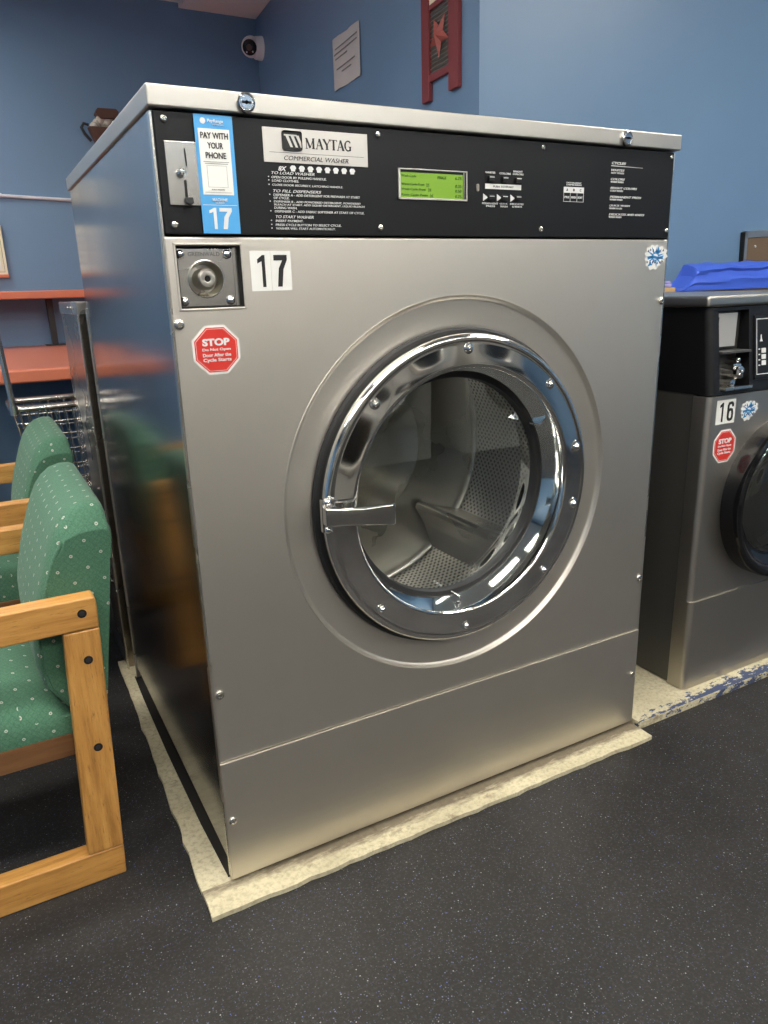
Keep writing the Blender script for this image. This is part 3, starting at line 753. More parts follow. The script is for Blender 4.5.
for z in (.25,.55,.80):
    g = G(); g.cyl((cx0-.003,cy0+.10,z),(cx0+.001,cy0+.10,z),.004,10); obj('screw', g, 'screw_metal', cab)

# ------------------------------------------------------------------ washer 16
small = thing('washing_machine', (1.625,.37,0), 'smaller stainless washer numbered 16 with a black control head and round black door', 'washing machine')
X0, X1, YF, YB = 1.310, 1.955, .035, .690
SH = Matrix(((1,0,0,0),(0,1,.13,-.13*.8225),(0,0,1,0),(0,0,0,1)))
def lean(g): bmesh.ops.transform(g.bm, matrix=SH, verts=g.bm.verts); return g
def roundfront(g, x0, x1, yf, yb, z0, z1, r, inset=.0):
    pts = [(x0,yb)]
    for k in range(7):
        a = PI+PI/2*k/6; pts.append((x0+r+r*math.cos(a), yf+r+r*math.sin(a)))
    for k in range(7):
        a = -PI/2+PI/2*k/6; pts.append((x1-r+r*math.cos(a), yf+r+r*math.sin(a)))
    pts.append((x1,yb)); g.prism(pts, z0, z1, plane='xy')
g = G(); g.box(X0+.003,X1-.003,.085,YB,.004,1.034,.001); obj('cabinet', g, 'side_grey', small)
sx, sz = 1.618, .5206
g = G(); roundfront(g, X0,X1,YF,.084,.2655,.8190,.014); f16 = obj('front_panel', g, 'steel_sixteen', small)
cut(f16, G().cyl((sx,0,sz),(sx,.2,sz),.205,96))
g = G(); roundfront(g, X0-.001,X1+.001,YF-.006,.084,.002,.2652,.014); obj('lower_panel', g, 'steel_sixteen', small)
g = G(); roundfront(g, X0+.001,X1-.001,YF,.20,.8225,1.034,.018); hd16 = obj('control_head', lean(g), 'plastic_black', small)
cut(hd16, lean(G().box(1.346,1.4600,-.05,.125,.832,1.026)))
g = G(); g.box(X0-.014,X1+.004,YF+.018,YB,1.036,1.063,.008,4); obj('lid', g, 'steel_lid', small)
# coin mechanism
g = G(); g.box(1.350,1.4320,.074,.090,.934,1.022); g.box(1.348,1.458,.040,.095,.922,.928,.001)
cm = obj('coin_mechanism', g, 'cast_grey', small, smooth=0)
g = G(); g.box(1.3530,1.4290,.069,.074,.937,1.019,.001); pl = obj('coin_plate', g, 'silver_label', cm)
g = G(); g.box(1.3550,1.3580,.067,.0692,.965,1.010); obj('slot', g, 'hole_black', cm, smooth=0)
g = G(); g.ball((1.4290,.056,.903),.0080); g.cyl((1.429,.058,.903),(1.429,.10,.903),.004); g.lathe(1.426,.872,[(0,.045),(.007,.046),(.009,.04),(.016,.042),(.018,.052),(.016,.07),(.016,.11)],20)
g.box(1.408,1.440,.050,.10,.880,.894,.003); g.cyl((1.416,.054,.845),(1.416,.10,.845),.009,16); g.cyl((1.430,.06,.842),(1.430,.06,.868),.003)
obj('coin_slide', g, 'chrome_plain', cm)
g = G(); g.box(1.352,1.455,.026,.110,.8325,.8365,.001); g.box(1.352,1.455,.024,.028,.8325,.8400,.001); obj('coin_tray', g, 'steel_plate', small)
g = G(); g.box(1.345,1.461,.118,.124,.832,1.026); obj('recess_back', lean(g), 'hole_black', small, smooth=0)
# display frame
g = G(); g.box(1.4760,1.680,YF-.003,YF,.850,1.012,.004); dp16 = obj('display', lean(g), 'plastic_black', small)
g = G()
for a in ((1.4840,1.4860,.862,1.002),(1.666,1.668,.862,1.002),(1.4840,1.668,.862,.864),(1.4840,1.668,1.000,1.002)): rect(g,*a,YF-.003,.0006)
for k in range(3): g.box(1.5030,1.5190,YF-.0055,YF-.003,.885+k*.0155,.897+k*.0155,.001)
for k in range(4): rect(g,1.4920,1.4980,.884+k*.0135,.887+k*.0135,YF-.003,.0006)
g.prism([(1.4970,.9450),(1.5090,.9450),(1.5050,.9520),(1.5040,.9620),(1.5010,.9620),(1.5005,.9520)],YF-.0036,YF-.003)
obj('lettering', lean(g), 'ink_white', dp16, smooth=0)
number_sticker(small, '16', 1.3400,1.4110,.7470,.8080, YF)
splash_sticker(small, 1.4660,.7735,.074,.056,YF)
stop_sticker(small, 1.3835,.6880,.0430,YF,.98)
# door 16
g = G(); g.lathe(sx,sz,[(.205,.050),(.2235,.036),(.2250,.030),(.2250,-.006),(.2215,-.017),(.214,-.021),(.205,-.019),(.196,-.008),(.186,.006),(.170,.012),(.160,.016),(.160,.060),(.205,.060),(.205,.05)],128)
d16 = obj('door', g, 'gloss_black', small, label='glossy black round door')
g = G(); g.lathe(sx,sz,[(.1975,-.0085),(.1945,-.0090),(.1915,-.0030),(.1950,-.0040),(.1975,-.0085)],128); obj('highlight_ring', g, 'chrome_plain', d16)  # bright chrome ring standing in for the highlight on the door's inner rim
g = G(); g.lathe(sx,sz,[(.168,.014),(.155,.004),(.11,-.004),(0,-.008)],64); obj('glass', g, 'dark_glass', d16)
g = G(); g.lathe(sx,sz,[(.165,.045),(.150,.08),(.145,.14),(.255,.15),(.255,.42),(.20,.44),(0,.44)],72); dr16 = obj('drum', g, 'drum_smooth', small)
for ang in (-50,70,190):
    a = math.radians(ang); M = Matrix.Translation((sx,0,sz)) @ Matrix.Rotation(-a, 4, 'Y')
    g = G(); g.prism([(.256,-.045),(.256,.045),(.20,.02),(.185,0),(.20,-.02)],.155,.42,M=M,bev=.003); obj('lifter', g, 'drum_smooth', dr16)

# ledge behind, with tarp
g = G(); g.box(1.40,3.6,.705,.790,0.0,1.035,.002); g.box(1.30,3.6,.706,.800,1.035,1.064,.003); g.box(1.60,1.935,.702,.796,1.062,1.079,.003)
obj('wooden_ledge', g, 'ledge_wood', at=(2.4,.75,0), label='narrow wooden ledge running behind the smaller washer at its top height', category='ledge')
t = bmesh.new(); nx, ny = 60, 22; gr = []; rr = random.Random(9)
L0, L1 = 1.985, 3.05; T0, T1 = .694, .798; zb_ = 1.0648
for i in range(nx+1):
    row = []
    for j in range(ny+1):
        u_ = i/nx; q = j/ny
        x = L0+(L1-L0)*u_
        endh = min(1, u_*26)**.7
        # profile round the bundle: front foot, front face with a fold, rounded top, back
        if q < .42: py = T0+.020*(q/.42)**2; pz = q/.42*.88
        elif q < .6: s_ = (q-.42)/.18; py = T0+.020+s_*.05; pz = .88+.12*math.sin(s_*PI/2)
        else: s_ = (q-.6)/.4; py = T0+.07+s_*.024; pz = 1-s_**2
        fold = .010*math.sin(u_*26+q*7)+.006*math.sin(u_*61-q*15)
        lip = -.014*max(0, 1-abs((q-.33-.05*math.sin(u_*5))/.05))
        crease = -.008*max(0, 1-abs((q-.14-.10*u_)/.05))
        hh = (.090+.010*math.sin(u_*3.1))*(.12+.88*endh)
        row.append(t.verts.new((x+.018*(pz-.5)*(1-endh)*-1+ (.050*pz*(1 if i == 0 else max(0, 1-i/3))), py+fold*.35*math.sin(PI*q)+lip+crease, zb_+pz*hh+fold*.25*math.sin(PI*q))))
    gr.append(row)
for i in range(4):
    for v in gr[i]: v.co.x -= .045*(1-i/4)*max(0, 1-(v.co.z-zb_)/.05)
for i in range(nx):
    for j in range(ny): t.faces.new((gr[i][j],gr[i+1][j],gr[i+1][j+1],gr[i][j+1]))
t.faces.new(gr[0]); t.faces.new(gr[-1][::-1])
t.faces.new([r_[0] for r_ in gr]+[r_[-1] for r_ in gr[::-1]])
g = G(); g.bm.free(); g.bm = t
obj('folded_tarp', g, 'tarp_blue', at=(2.5,.75,1.065), smooth=25, label='bright blue plastic tarp folded into a long bundle on the ledge behind the smaller washer', category='tarp')
g = G(); g.box(1.74,1.93,.715,.785,1.0795,1.091,.004); g.box(1.77,1.93,.720,.780,1.091,1.101,.004)
obj('folded_cloth', g, 'lavender', at=(1.85,.75,1.080), label='pale lavender folded cloth lying at the end of the blue tarp', category='cloth')

# framed board on the wall
M = Matrix.Translation((2.515,.897,1.283)) @ Matrix.Rotation(-al, 4, 'Z') @ Matrix.Rotation(math.radians(-2.5), 4, 'Y')
bd = thing('notice_board', (2.515,.88,1.283), 'brown cork notice board in a metal frame above the blue tarp', 'notice board')
g = G(); g.box(.012,.70,-.018,-.004,-.40,-.012,M=M); obj('cork_panel', g, 'cork', bd, smooth=0)
g = G()
for a in ((0,.014,-.41,0),(.70,.714,-.41,0),(0,.714,-.026,0),(0,.714,-.41,-.386)): g.box(a[0],a[1],-.022,-.001,a[2],a[3],.001,M=M)
obj('frame', g, 'alu', bd)
g = G(); g.box(-.004,0,-.020,-.0005,-.41,-.004,M=M); obj('frame_edge', g, 'hole_black', bd, smooth=0)
for x in (.06,.16,.30,.46):
    g = G(); g.ball((x,-.020,-.04-.05*(x*7%1)),.005,M=M,u=10,v=6); obj('push_pin', g, 'paper', bd)

# ------------------------------------------------------------------ chairs
def make_chair(x, y, label, group=None):
    """chair facing -x; near side frame's outer face at y, rear foot at x"""
    c_ = thing('armchair', (x-.27, y+.29, FZ), label, 'chair', group)
    ox, oy = x+.1746, y-.1504
    def tr(g): bmesh.ops.translate(g.bm, verts=g.bm.verts, vec=(ox, oy, 0)); return g
    for ya, yb in ((.1504,.1924),(.692,.734)):
        g = G(); g.prism([(-.80,.5215),(-.2185,.5215),(-.1560,.5215),(-.1550,.5750),(-.1590,.5825),(-.74,.5825),(-.80,.57)],ya,yb,bev=.004); arm = obj('arm', tr(g), 'oak_x', c_, smooth=50)
        g = G(); g.prism([(-.2390,.0475),(-.2185,.5205),(-.1560,.5205),(-.1724,.0475)],ya+.0005,yb-.0005,bev=.0035); lg = obj('leg', tr(g), 'oak_z', c_, smooth=50)
        g = G(); g.prism([(-.780,.0475),(-.762,.5205),(-.700,.5205),(-.716,.0475)],ya+.0005,yb-.0005,bev=.0035); lg2 = obj('leg', tr(g), 'oak_z', c_, smooth=50)
        g = G(); g.prism([(-.784,FZ),(-.781,.0468),(-.1724,.0468),(-.1748,FZ)],ya+.001,yb-.001,bev=.003); obj('floor_rail', tr(g), 'oak_x', c_, smooth=50)
        yy = ya-.0005 if ya < .3 else yb+.0005; sg = 1 if ya < .3 else -1
        for (bx, bz, pr) in ((-.1820,.5545,arm),(-.1835,.4620,lg),(-.1905,.2790,lg),(-.735,.555,arm),(-.735,.30,lg2)):
            g = G(); g.cyl((bx,yy,bz),(bx,yy+sg*.004,bz),.0082,16,mi=0); g.cyl((bx,yy-sg*.0012,bz),(bx,yy+sg*.004,bz),.0048,6,mi=1)
            obj('bolt', tr(g), ['hole_black','dark_metal'], pr)
    # backrest: profile in xz, lofted in y, rounded top corners
    P0_ = [(-.1568,.3475),(-.1420,.45),(-.1265,.5521),(-.1160,.64),(-.1110,.700),(-.1095,.728),(-.1130,.741),(-.125,.7475),(-.145,.748),(-.168,.741),(-.188,.724),(-.203,.700),(-.2170,.665),(-.2310,.620),(-.2450,.575),(-.2640,.505),(-.2680,.445),(-.2600,.400),(-.2330,.3554),(-.19,.345)]
    t = bmesh.new(); ys = [0,.003,.010,.020,.032,.045,.08,.14,.2475]; ys = ys+[.495-q for q in ys[-2::-1]]; rows = []
    for q in ys:
        e_ = min(q, .495-q); k = max(0, 1-e_/.045); drop = .046*k**1.5; row = []
        ks = max(0, 1-e_/.020); inn = .012*ks**1.3
        puff = .016*math.sin(min(1, e_/.22)*PI/2)
        for i, (px, pz) in enumerate(P0_):
            tz = max(0, min(1, (pz-.60)/.148)); fr = 1 if px < -.19 else 0
            z_ = pz-drop*tz**1.5-.012*tz
            x_ = px-(puff*max(0, (1-abs(pz-.56)/.20)) if fr else 0)+(inn if fr else 0)
            row.append(t.verts.new((x_, .197+q, z_)))
        rows.append(row)
    for A_, B_ in zip(rows, rows[1:]):
        for i in range(len(A_)):
            j = (i+1) % len(A_); t.faces.new((A_[i],A_[j],B_[j],B_[i]))
    t.faces.new(rows[0][::-1]); t.faces.new(rows[-1])
    g = G(); g.bm.free(); g.bm = t
    bk = obj('backrest', tr(g), 'green_fabric', c_, smooth=50)
    for q, sg in ((.197,1),(.692,-1)):
        g = G(); g.tube([(px+(.008 if px < -.19 else -.0), q+sg*.006+(.012 if pz > .70 else 0)*sg, pz-(.046*.80+.012)*max(0, min(1, (pz-.60)/.148))**1.5) for px, pz in P0_[3:]], .0040, 8); obj('piping', tr(g), 'green_fabric', bk)
    # seat cushion, domed
    t = bmesh.new(); nx, ny = 16, 14; top = []; bot = []
    def se(a): return (1-abs(2*a-1)**5)
    for i in range(nx+1):
        r1, r2 = [], []
        for j in range(ny+1):
            a, b = i/nx, j/ny; x_ = -.715+.495*a; y_ = .196+.494*b
            d_ = se(a)*se(b)
            r1.append(t.verts.new((x_, y_, .335+.055*d_**.7+.022*math.sin(PI*b)*math.sin(PI*a)+.02*(1-a))))
            r2.append(t.verts.new((x_*.995-.002, y_, .298)))
        top.append(r1); bot.append(r2)
    for i in range(nx):
        for j in range(ny):
            t.faces.new((top[i][j],top[i+1][j],top[i+1][j+1],top[i][j+1])); t.faces.new((bot[i][j],bot[i][j+1],bot[i+1][j+1],bot[i+1][j]))
    for i in range(nx):
        t.faces.new((top[i][0],bot[i][0],bot[i+1][0],top[i+1][0])); t.faces.new((top[i][ny],top[i+1][ny],bot[i+1][ny],bot[i][ny]))
    for j in range(ny):
        t.faces.new((top[0][j],top[0][j+1],bot[0][j+1],bot[0][j])); t.faces.new((top[nx][j],bot[nx][j],bot[nx][j+1],top[nx][j+1]))
    g = G(); g.bm.free(); g.bm = t
    obj('seat', tr(g), 'green_fabric', c_, smooth=60)
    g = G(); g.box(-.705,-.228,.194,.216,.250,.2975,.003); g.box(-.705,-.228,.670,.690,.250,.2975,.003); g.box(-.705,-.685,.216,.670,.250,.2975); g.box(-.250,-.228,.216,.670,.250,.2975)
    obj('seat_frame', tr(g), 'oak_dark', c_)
    return c_
make_chair(-.1746,.1504,'green dotted armchair with oak arms standing beside the large washer, seen nearest the camera')
make_chair(-.1480,.9450,'green dotted oak armchair second from the camera, its padded back partly hidden')

# ------------------------------------------------------------------ back of the room
# folding counter
ft = thing('folding_counter', (-.1,2.65,FZ), 'deep orange laminate folding counter along the back wall under the orange shelf', 'counter')
g = G(); g.box(-.40,1.30,1.86,3.498,.806,.857,.010,4); obj('countertop', g, 'orange_laminate', ft)
for x, y_ in ((-.34,1.95),(1.22,1.95),(-.34,3.42),(1.22,3.42)):
    g = G(); g.box(x-.022,x+.022,y_-.022,y_+.022,FZ,.806,.003); obj('leg', g, 'dark_metal', ft)
sh = thing('raised_shelf', (-.1,3.35,.857), 'orange laminate shelf raised on black posts above the folding counter', 'shelf')
g = G(); g.box(-.46,1.2,3.20,3.498,1.107,1.147,.006,3); obj('shelf_board', g, 'orange_laminate', sh)
for x in (-.40,.135,.85):
    g = G(); g.box(x-.016,x+.016,3.39,3.43,.858,1.106,.002); g.box(x-.05,x+.05,3.37,3.45,.857,.862); obj('post', g, 'dark_metal', sh)
# notice panel above shelf
nt = thing('wall_notice', (-.25,3.49,1.22), 'cream framed notice with an orange lower edge on the back wall above the shelf', 'notice')
g = G(); g.box(-.44,-.040,3.478,3.497,1.238,1.490,.003); obj('frame', g, 'cream', nt)
g = G(); g.box(-.44,-.038,3.470,3.499,1.222,1.238,.002); obj('lower_edge', g, 'orange_laminate', nt)
g = G(); g.box(-.415,-.065,3.476,3.478,1.262,1.468); obj('sheet', g, 'label_white', nt, smooth=0)
g = G(); rr = random.Random(2)
for a in ((-.430,-.428,1.25,1.480),(-.055,-.053,1.25,1.480),(-.430,-.053,1.25,1.252)): rect(g,*a,3.4775,.001)
for k in range(5):
    z = 1.285+k*.036; x = -.385
    while x < -.10:
        w_ = .012+.02*rr.random(); rect(g, x, min(x+w_,-.095), z, z+.012+.006*rr.random(), 3.476,.001); x += w_+.010
obj('printed_marks', g, 'ink_grey', nt, smooth=0)
g = G(); g.cyl((-.325,3.4908,1.647),(.5,3.4908,1.617),.009,12); g.cyl((-.03,3.486,1.6365),(-.01,3.486,1.636),.012,12)
obj('conduit', g, 'conduit_white', at=(-.2,3.49,1.64), label='thin white conduit pipe running along the blue back wall', category='pipe')
g = G(); g.box(-.44,-.33,3.44,3.4998,1.60,1.73,.003)
# wall-mounted cream box where the conduit passes
cb = obj('junction_box', g, 'cream', at=(-.385,3.47,1.60), label='cream electrical box on the back wall at the conduit', category='electrical box')
# hanging rustic ornament
orn = thing('wall_ornament', (.56,3.48,1.93), 'small brown rustic ornament on the back wall just over the large washer lid', 'ornament')
g = G(); g.prism([(.510,2.060),(.522,2.082),(.618,2.084),(.632,2.070),(.622,2.038),(.535,2.030)],3.42,3.497,bev=.003); obj('crown', g, 'rust_brown', orn, smooth=0)
g = G()
for k in range(9): g.ball((.500+.018*k,3.455+.01*(k%2),1.995+.022*math.sin(k*.55)+.008*(k%3)),.024,u=10,v=6)
obj('pale_filling', g, 'pale_fluff', orn)
g = G(); g.prism([(.468,1.992),(.66,1.992),(.60,1.87),(.515,1.87)],3.43,3.497,bev=.003); obj('pot', g, 'rust_brown', orn, smooth=0)
g = G(); g.tube([(.47,3.45,2.0),(.445,3.45,2.006),(.432,3.45,1.985),(.445,3.45,1.955),(.475,3.45,1.92)],.008); obj('pot_handle', g, 'dark_metal', orn)

# laundry cart
ct_ = thing('laundry_cart', (.1,1.72,FZ), 'chrome wire laundry basket cart with a tall pole in front of the orange counter', 'cart')
a0, a1, b0, b1 = -.195, .34, 1.56, 1.80; zr = .752
def rrect(x0,x1,y0,y1,z,r,n=5):
    out = []
    for (cx_,cy_,s) in ((x1-r,y0+r,-PI/2),(x1-r,y1-r,0),(x0+r,y1-r,PI/2),(x0+r,y0+r,PI)):
        for k in range(n+1):
            a = s+PI/2*k/n; out.append((cx_+r*math.cos(a), cy_+r*math.sin(a), z))
    return out
g = G(); g.tube(rrect(a0,a1,b0,b1,zr,.03),.0115,closed=True); obj('rim', g, 'wire_chrome', ct_)
g = G()
for z, ins in ((.700,.012),(.655,.020),(.60,.03),(.545,.038),(.49,.046),(.455,.05)): g.tube(rrect(a0+ins,a1-ins,b0+ins*.5,b1-ins*.5,z,.03),.0030,6,closed=True)
for k in range(19):
    x = a0+.02+k*(a1-a0-.04)/18; xb = (x-(a0+a1)/2)*.80+(a0+a1)/2
    g.tube([(x,b0,zr),(xb,b0+.025,.455),(xb,b1-.025,.455),(x,b1,zr)],.0026,6)
for k in range(8):
    y_ = b0+.02+k*(b1-b0-.04)/7
    g.tube([(a0,y_,zr),(a0+.05,y_,.455),(a1-.05,y_,.455),(a1,y_,zr)],.0026,6)
obj('wire_basket', g, 'wire_chrome', ct_)
g = G(); g.tube([(-.190,b0-.012,.74),(-.192,b0-.012,.80),(-.205,b0-.012,1.06),(-.235,b0-.012,1.60),(-.25,b0-.012,1.63),(-.28,b0-.012,1.64),(-.30,b0-.012,1.61)],.010); g.cyl((-.190,b0-.012,.735),(-.190,b0-.012,.765),.013); obj('hanging_pole', g, 'wire_chrome', ct_)
for (x, y_) in ((a0+.05,b0+.03),(a1-.05,b0+.03),(a0+.05,b1-.03),(a1-.05,b1-.03)):
    g = G(); g.tube([(x,y_,.455),(x,y_,.06)],.009); lg = obj('leg', g, 'wire_chrome', ct_)
    g = G(); g.cyl((x-.012,y_,.022),(x+.012,y_,.022),.042,20,bev=.004); obj('caster', g, 'rubber_black', lg)

# security camera on alcove wall
nB = Vector((-c4, s4, 0)); tB = Vector((-s4,-c4,0))   # normal into the room, direction towards the camera
def onB(d, z, out=0.0): return Vector((WB.x,WB.y,0))+tB*d+nB*out+Vector((0,0,z))
MB_ = Matrix(((tB.x,-nB.x,0,0),(tB.y,-nB.y,0,0),(0,0,1,0),(0,0,0,1)))
def MBat(d, z): return Matrix.Translation(onB(d, z)) @ MB_       # local x along wall toward the camera, -y out of the wall, z up
cam_t = thing('security_camera', onB(.085,2.462), 'white dome security camera mounted high on the alcove wall near the corner', 'security camera')
M = MBat(.085,2.462) @ Matrix.Scale(.80, 4)
g = G(); g.lathe(0,0,[(0,-.055),(.066,-.055),(.073,-.048),(.078,-.010),(.078,-.0005)],40,M=M); obj('mount', g, 'camera_white', cam_t)
g = G(); g.ball((.0,-.078,.004),.070,u=32,v=20,M=M); bl = obj('ball_housing', g, 'camera_white', cam_t)
dv = (M.inverted() @ Vector((-.2781,-1.1947,1.55))-Vector((0,-.078,.004))).normalized()
dv = (dv+Vector((-.18,-.15,-.10))).normalized()
R_ = dv.to_track_quat('Z','Y').to_matrix().to_4x4(); Mf = M @ Matrix.Translation((0,-.078,.004)) @ R_
def dome_cap(g, r, h0, h1, n=8, seg=32, flat=False):
    t = bmesh.new(); rings = []
    for k in range(n+1):
        h = h0+(h1-h0)*k/n; rr_ = math.sqrt(max(0, r*r-h*h)); rings.append([t.verts.new((rr_*math.cos(2*PI*i/seg), rr_*math.sin(2*PI*i/seg), h)) for i in range(seg)])
    for A_, B_ in zip(rings, rings[1:]):
        for i in range(seg): t.faces.new((A_[i],A_[(i+1)%seg],B_[(i+1)%seg],B_[i]))
    t.faces.new(rings[-1]); g._add(t, Mf)
g = G(); dome_cap(g, .0715, .050, .0670); obj('lens_face', g, 'gloss_black', cam_t)
g = G(); g.cyl(Mf @ Vector((0,0,.062)), Mf @ Vector((0,0,.0725)), .016, 24, bev=.002); obj('lens', g, 'rust_brown', cam_t)
for q in (-.022,.022):
    g = G(); g.ball((q,-.028,.0650),.006,M=Mf,u=10,v=6); obj('infrared_lamp', g, 'ink_white', cam_t)

# paper sign on alcove wall
def dB(y): return (3.5-y)/c4
g = G(); M = MBat(0,0); a, b = dB(2.262), dB(1.948)
t = bmesh.new(); rr = random.Random(4); top_, bot_ = [], []
for k in range(13):
    u_ = k/12; x = a+(b-a)*u_
    top_.append((x, 2.190-.012*u_+.002*rr.random())); bot_.append((x, 1.982-.008*u_+.003*rr.random()))
vt = [t.verts.new((x,-.0065-.003*math.sin(i*.8),z)) for i,(x,z) in enumerate(top_)]; vb = [t.verts.new((x,-.0055-.003*math.sin(i*.7),z)) for i,(x,z) in enumerate(bot_)]
vt2 = [t.verts.new(v.co+Vector((0,.001,0))) for v in vt]; vb2 = [t.verts.new(v.co+Vector((0,.001,0))) for v in vb]
for i in range(12):
    t.faces.new((vt[i],vb[i],vb[i+1],vt[i+1])); t.faces.new((vt2[i],vt2[i+1],vb2[i+1],vb2[i])); t.faces.new((vt[i],vt[i+1],vt2[i+1],vt2[i])); t.faces.new((vb[i],vb2[i],vb2[i+1],vb[i+1]))
t.faces.new((vt[0],vt2[0],vb2[0],vb[0])); t.faces.new((vt[-1],vb[-1],vb2[-1],vt2[-1]))
g._add(t, M)
ps = obj('paper_sign', g, 'paper', at=onB((a+b)/2,2.08), label='white paper sheet with grey printed lines taped on the alcove wall', category='sign')
g = G()
for z, u0, u1 in ((2.142,.12,.90),(2.122,.08,.93),(2.102,.12,.55),(2.060,.15,.85),(2.040,.35,.62)):
    x = a+(b-a)*u0
    while x < a+(b-a)*u1:
        w_ = .012+.018*rr.random(); g.box(x,x+w_,-.0108,-.0092,z-.0022,z+.0022,M=M); x += w_+.005
off = ps.location.copy(); bmesh.ops.translate(g.bm, verts=g.bm.verts, vec=(0,0,0))
obj('printed_lines', g, 'ink_grey', ps, smooth=0)

# washboard with star
wb = thing('washboard', onB(dB(1.27),1.75), 'red wooden washboard decoration with a raised star on ribbed metal hanging on the alcove wall', 'wall decoration')
M = MBat(0,0); l0_, l1_, r0_, r1_ = 2.145, 2.199, 2.342, 2.405
for q0, q1 in ((l0_,l1_),(r0_,r1_)):
    g = G(); g.box(q0,q1,-.018,-.001,1.741,2.34,.002,M=M); obj('side_rail', g, 'red_paint', wb)
for z0, z1 in ((1.800,1.823),(2.020,2.036),(2.14,2.16),(2.31,2.33)):
    g = G(); g.box(l1_,r0_,-.015,-.003,z0,z1,.001,M=M); obj('cross_bar', g, 'red_paint', wb)
t = bmesh.new(); prev = None
for k in range(101):
    z = 1.823+.197*k/100; d_ = -.0075-.0030*math.sin(k/100*2*PI*15)
    va, vb_ = t.verts.new((l1_,d_,z)), t.verts.new((r0_,d_,z))
    if prev: t.faces.new((prev[0],prev[1],vb_,va))
    prev = (va, vb_)
g = G(); g._add(t, M); obj('ribbed_plate', g, 'ribbed_tin', wb, smooth=60)
g = G(); sc0, sz0 = 2.271, 1.9275; t = bmesh.new(); cen = t.verts.new((sc0,-.034,sz0)); ring = []
for k in range(10):
    a_ = math.radians(52)+k*PI/5; r_ = .0715 if k % 2 == 0 else .028; ring.append(t.verts.new((sc0+r_*math.cos(a_),-.013,sz0+r_*math.sin(a_))))
for k in range(10): t.faces.new((cen,ring[k],ring[(k+1)%10]))
t.faces.new(ring); g._add(t, M); obj('star', g, 'star_red', wb, smooth=0)
g = G(); g.box(l1_,r0_,-.012,-.004,2.036,2.14,M=M); tb = obj('text_board', g, 'cream', wb, smooth=0)
g = G(); Mt = M; put_text(g,'LAUNDRY',l1_+.012,r0_-.012,2.050,2.105,-.012,.02,M=M,depth=.002); obj('lettering', g, 'ink_black', tb, smooth=0)

# ------------------------------------------------------------------ dryers opposite (seen in the door glass)
def dryer(x, label):
    yF = -2.88; w = .865
    d = thing('stacked_dryer', (x+w/2,-3.25,FZ), label, 'dryer', None)
    g = G(); g.box(x,x+w,yF-.80,yF-.004,FZ,1.98,.004); obj('cabinet', g, 'dryer_enamel', d)
    for z0 in (.21,1.10):
        g = G(); g.box(x+.004,x+w-.004,yF-.004,yF+.008,z0,z0+.70,.004); obj('front_panel', g, 'dryer_enamel', d)
        g = G(); Mf_ = Matrix.Translation((0,2*yF,0)) @ Matrix.Diagonal((1,-1,1,1))
        g.lathe(x+w/2,z0+.35,[(.33,yF-.008),(.33,yF-.03),(.315,yF-.04),(.27,yF-.042),(.255,yF-.03),(.25,yF-.008)],64,M=Mf_); dr = obj('door', g, 'dryer_steel', d)
        g = G(); g.lathe(x+w/2,z0+.35,[(0,yF-.022),(.256,yF-.014)],48,M=Mf_); obj('door_glass', g, 'gloss_black', dr)
        g = G(); g.box(x+.07,x+.12,yF+.03,yF+.07,z0+.30,z0+.40,.005); obj('door_handle', g, 'chrome_plain', dr)
        g = G(); g.box(x+.04,x+w-.04,yF-.002,yF+.010,z0+.715,z0+.845,.004); pn = obj('control_panel', g, 'panel_black', d)
        g = G(); g.box(x+.12,x+.24,yF+.009,yF+.014,z0+.74,z0+.82,.002); obj('coin_plate', g, 'steel_plate', pn)
    return d
dryer(1.485,'stacked pair dryer facing the large washer across the aisle, next to the wall gap')
dryer(.600,'stacked pair dryer across the aisle, second from the wall gap')
dryer(-.285,'stacked pair dryer across the aisle, third from the wall gap')
dryer(-1.17,'stacked pair dryer across the aisle at the far end of the row')
dryer(2.62,'stacked pair dryer across the aisle standing alone beyond the wall gap')

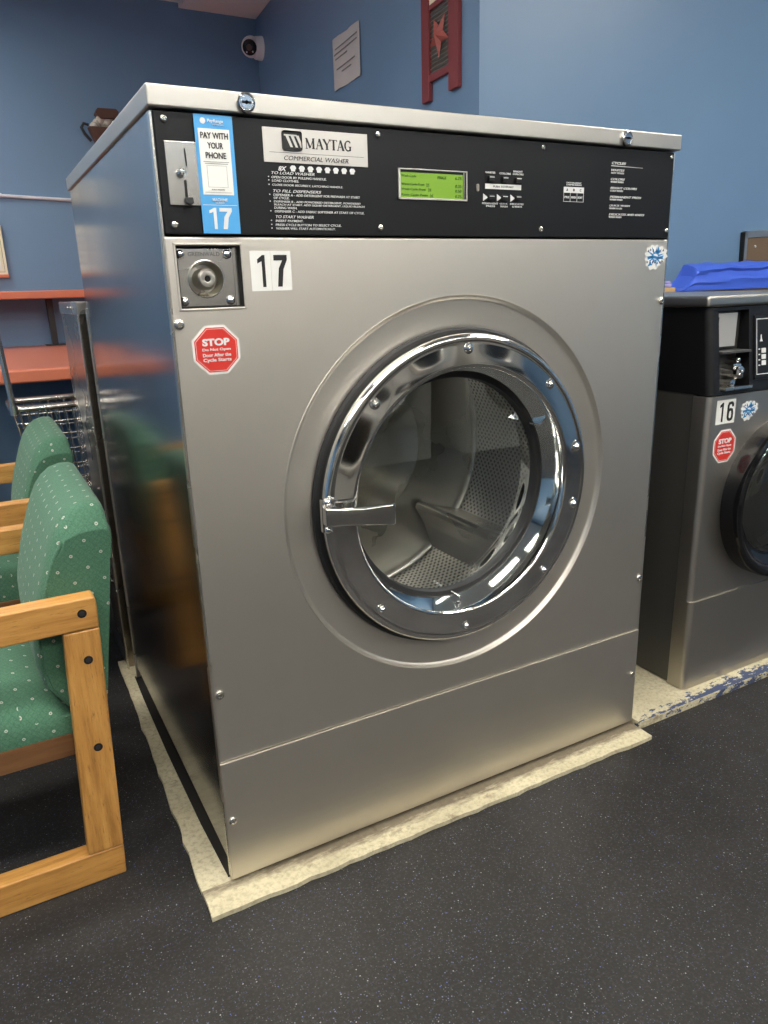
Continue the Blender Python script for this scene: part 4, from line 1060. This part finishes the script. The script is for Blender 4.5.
# ------------------------------------------------------------------ ceiling lights, with extra ones added for brightness
LP = [(.3,-3.35),(2.3,-3.35),(-.9,-2.45),(1.2,-2.45),(3.2,-2.45),(.2,-.85),(2.4,-.45),(-.95,.45),(-1.05,2.75),(-1.5,-.75),(-2.35,1.1)]  # none in view; several added to lift washer steel, chair tops and back wall
for i, (x, y_) in enumerate(LP):
    lt = thing('unseen_ceiling_light', (x,y_,CEIL), ['added unseen ceiling light right above the dryer row, shelf end','added unseen ceiling light right above the dryer row, wall gap end','flat ceiling light over the aisle at its shelf end','flat ceiling light over the middle of the aisle','flat ceiling light over the aisle by the side wall','flat ceiling light above the large washer front','flat ceiling light above the smaller washer','flat ceiling light above the armchairs','flat ceiling light above the floor by the folding counter','added unseen ceiling light above the open floor in front of the armchairs','added unseen ceiling light by the side wall beyond the armchairs'][i], 'ceiling light')
    g = G()
    for a in ((x-.61,x-.59,y_-.155,y_+.155),(x+.59,x+.61,y_-.155,y_+.155),(x-.61,x+.61,y_-.155,y_-.135),(x-.61,x+.61,y_+.135,y_+.155)): g.box(a[0],a[1],a[2],a[3],CEIL-.03,CEIL,.001)
    obj('frame', g, 'light_frame', lt)
    g = G(); g.box(x-.59,x+.59,y_-.135,y_+.135,CEIL-.022,CEIL-.004); obj('diffuser', g, 'light_diffuser', lt, smooth=0)

w = bpy.data.worlds.new('World'); sc.world = w; w.use_nodes = True
w.node_tree.nodes['Background'].inputs[0].default_value = (.5,.55,.6,1); w.node_tree.nodes['Background'].inputs[1].default_value = .05

# ------------------------------------------------------------------ camera
cam = bpy.data.cameras.new('camera'); co = bpy.data.objects.new('camera', cam); C.objects.link(co); sc.camera = co
cam.sensor_fit = 'VERTICAL'; cam.sensor_height = 36; cam.sensor_width = 27; cam.lens = 738.99/1024*36
cam.clip_start = .05; cam.clip_end = 50
r_ = Vector((.8768,-.4801,-.0286)); f_ = Vector((.4527,.844,-.2877)).normalized(); u_ = r_.cross(f_).normalized(); r_ = f_.cross(u_)
co.matrix_world = Matrix(((r_.x,u_.x,-f_.x,-.2781),(r_.y,u_.y,-f_.y,-1.1947),(r_.z,u_.z,-f_.z,1.0991),(0,0,0,1)))
sc.view_settings.view_transform = 'Standard'; sc.view_settings.look = 'None'
sc.view_settings.gamma = 1; sc.view_settings.use_curve_mapping = False; sc.view_settings.exposure = 0.0
sc.cycles.max_bounces = 10; sc.cycles.transparent_max_bounces = 12; sc.cycles.glossy_bounces = 6; sc.cycles.diffuse_bounces = 5
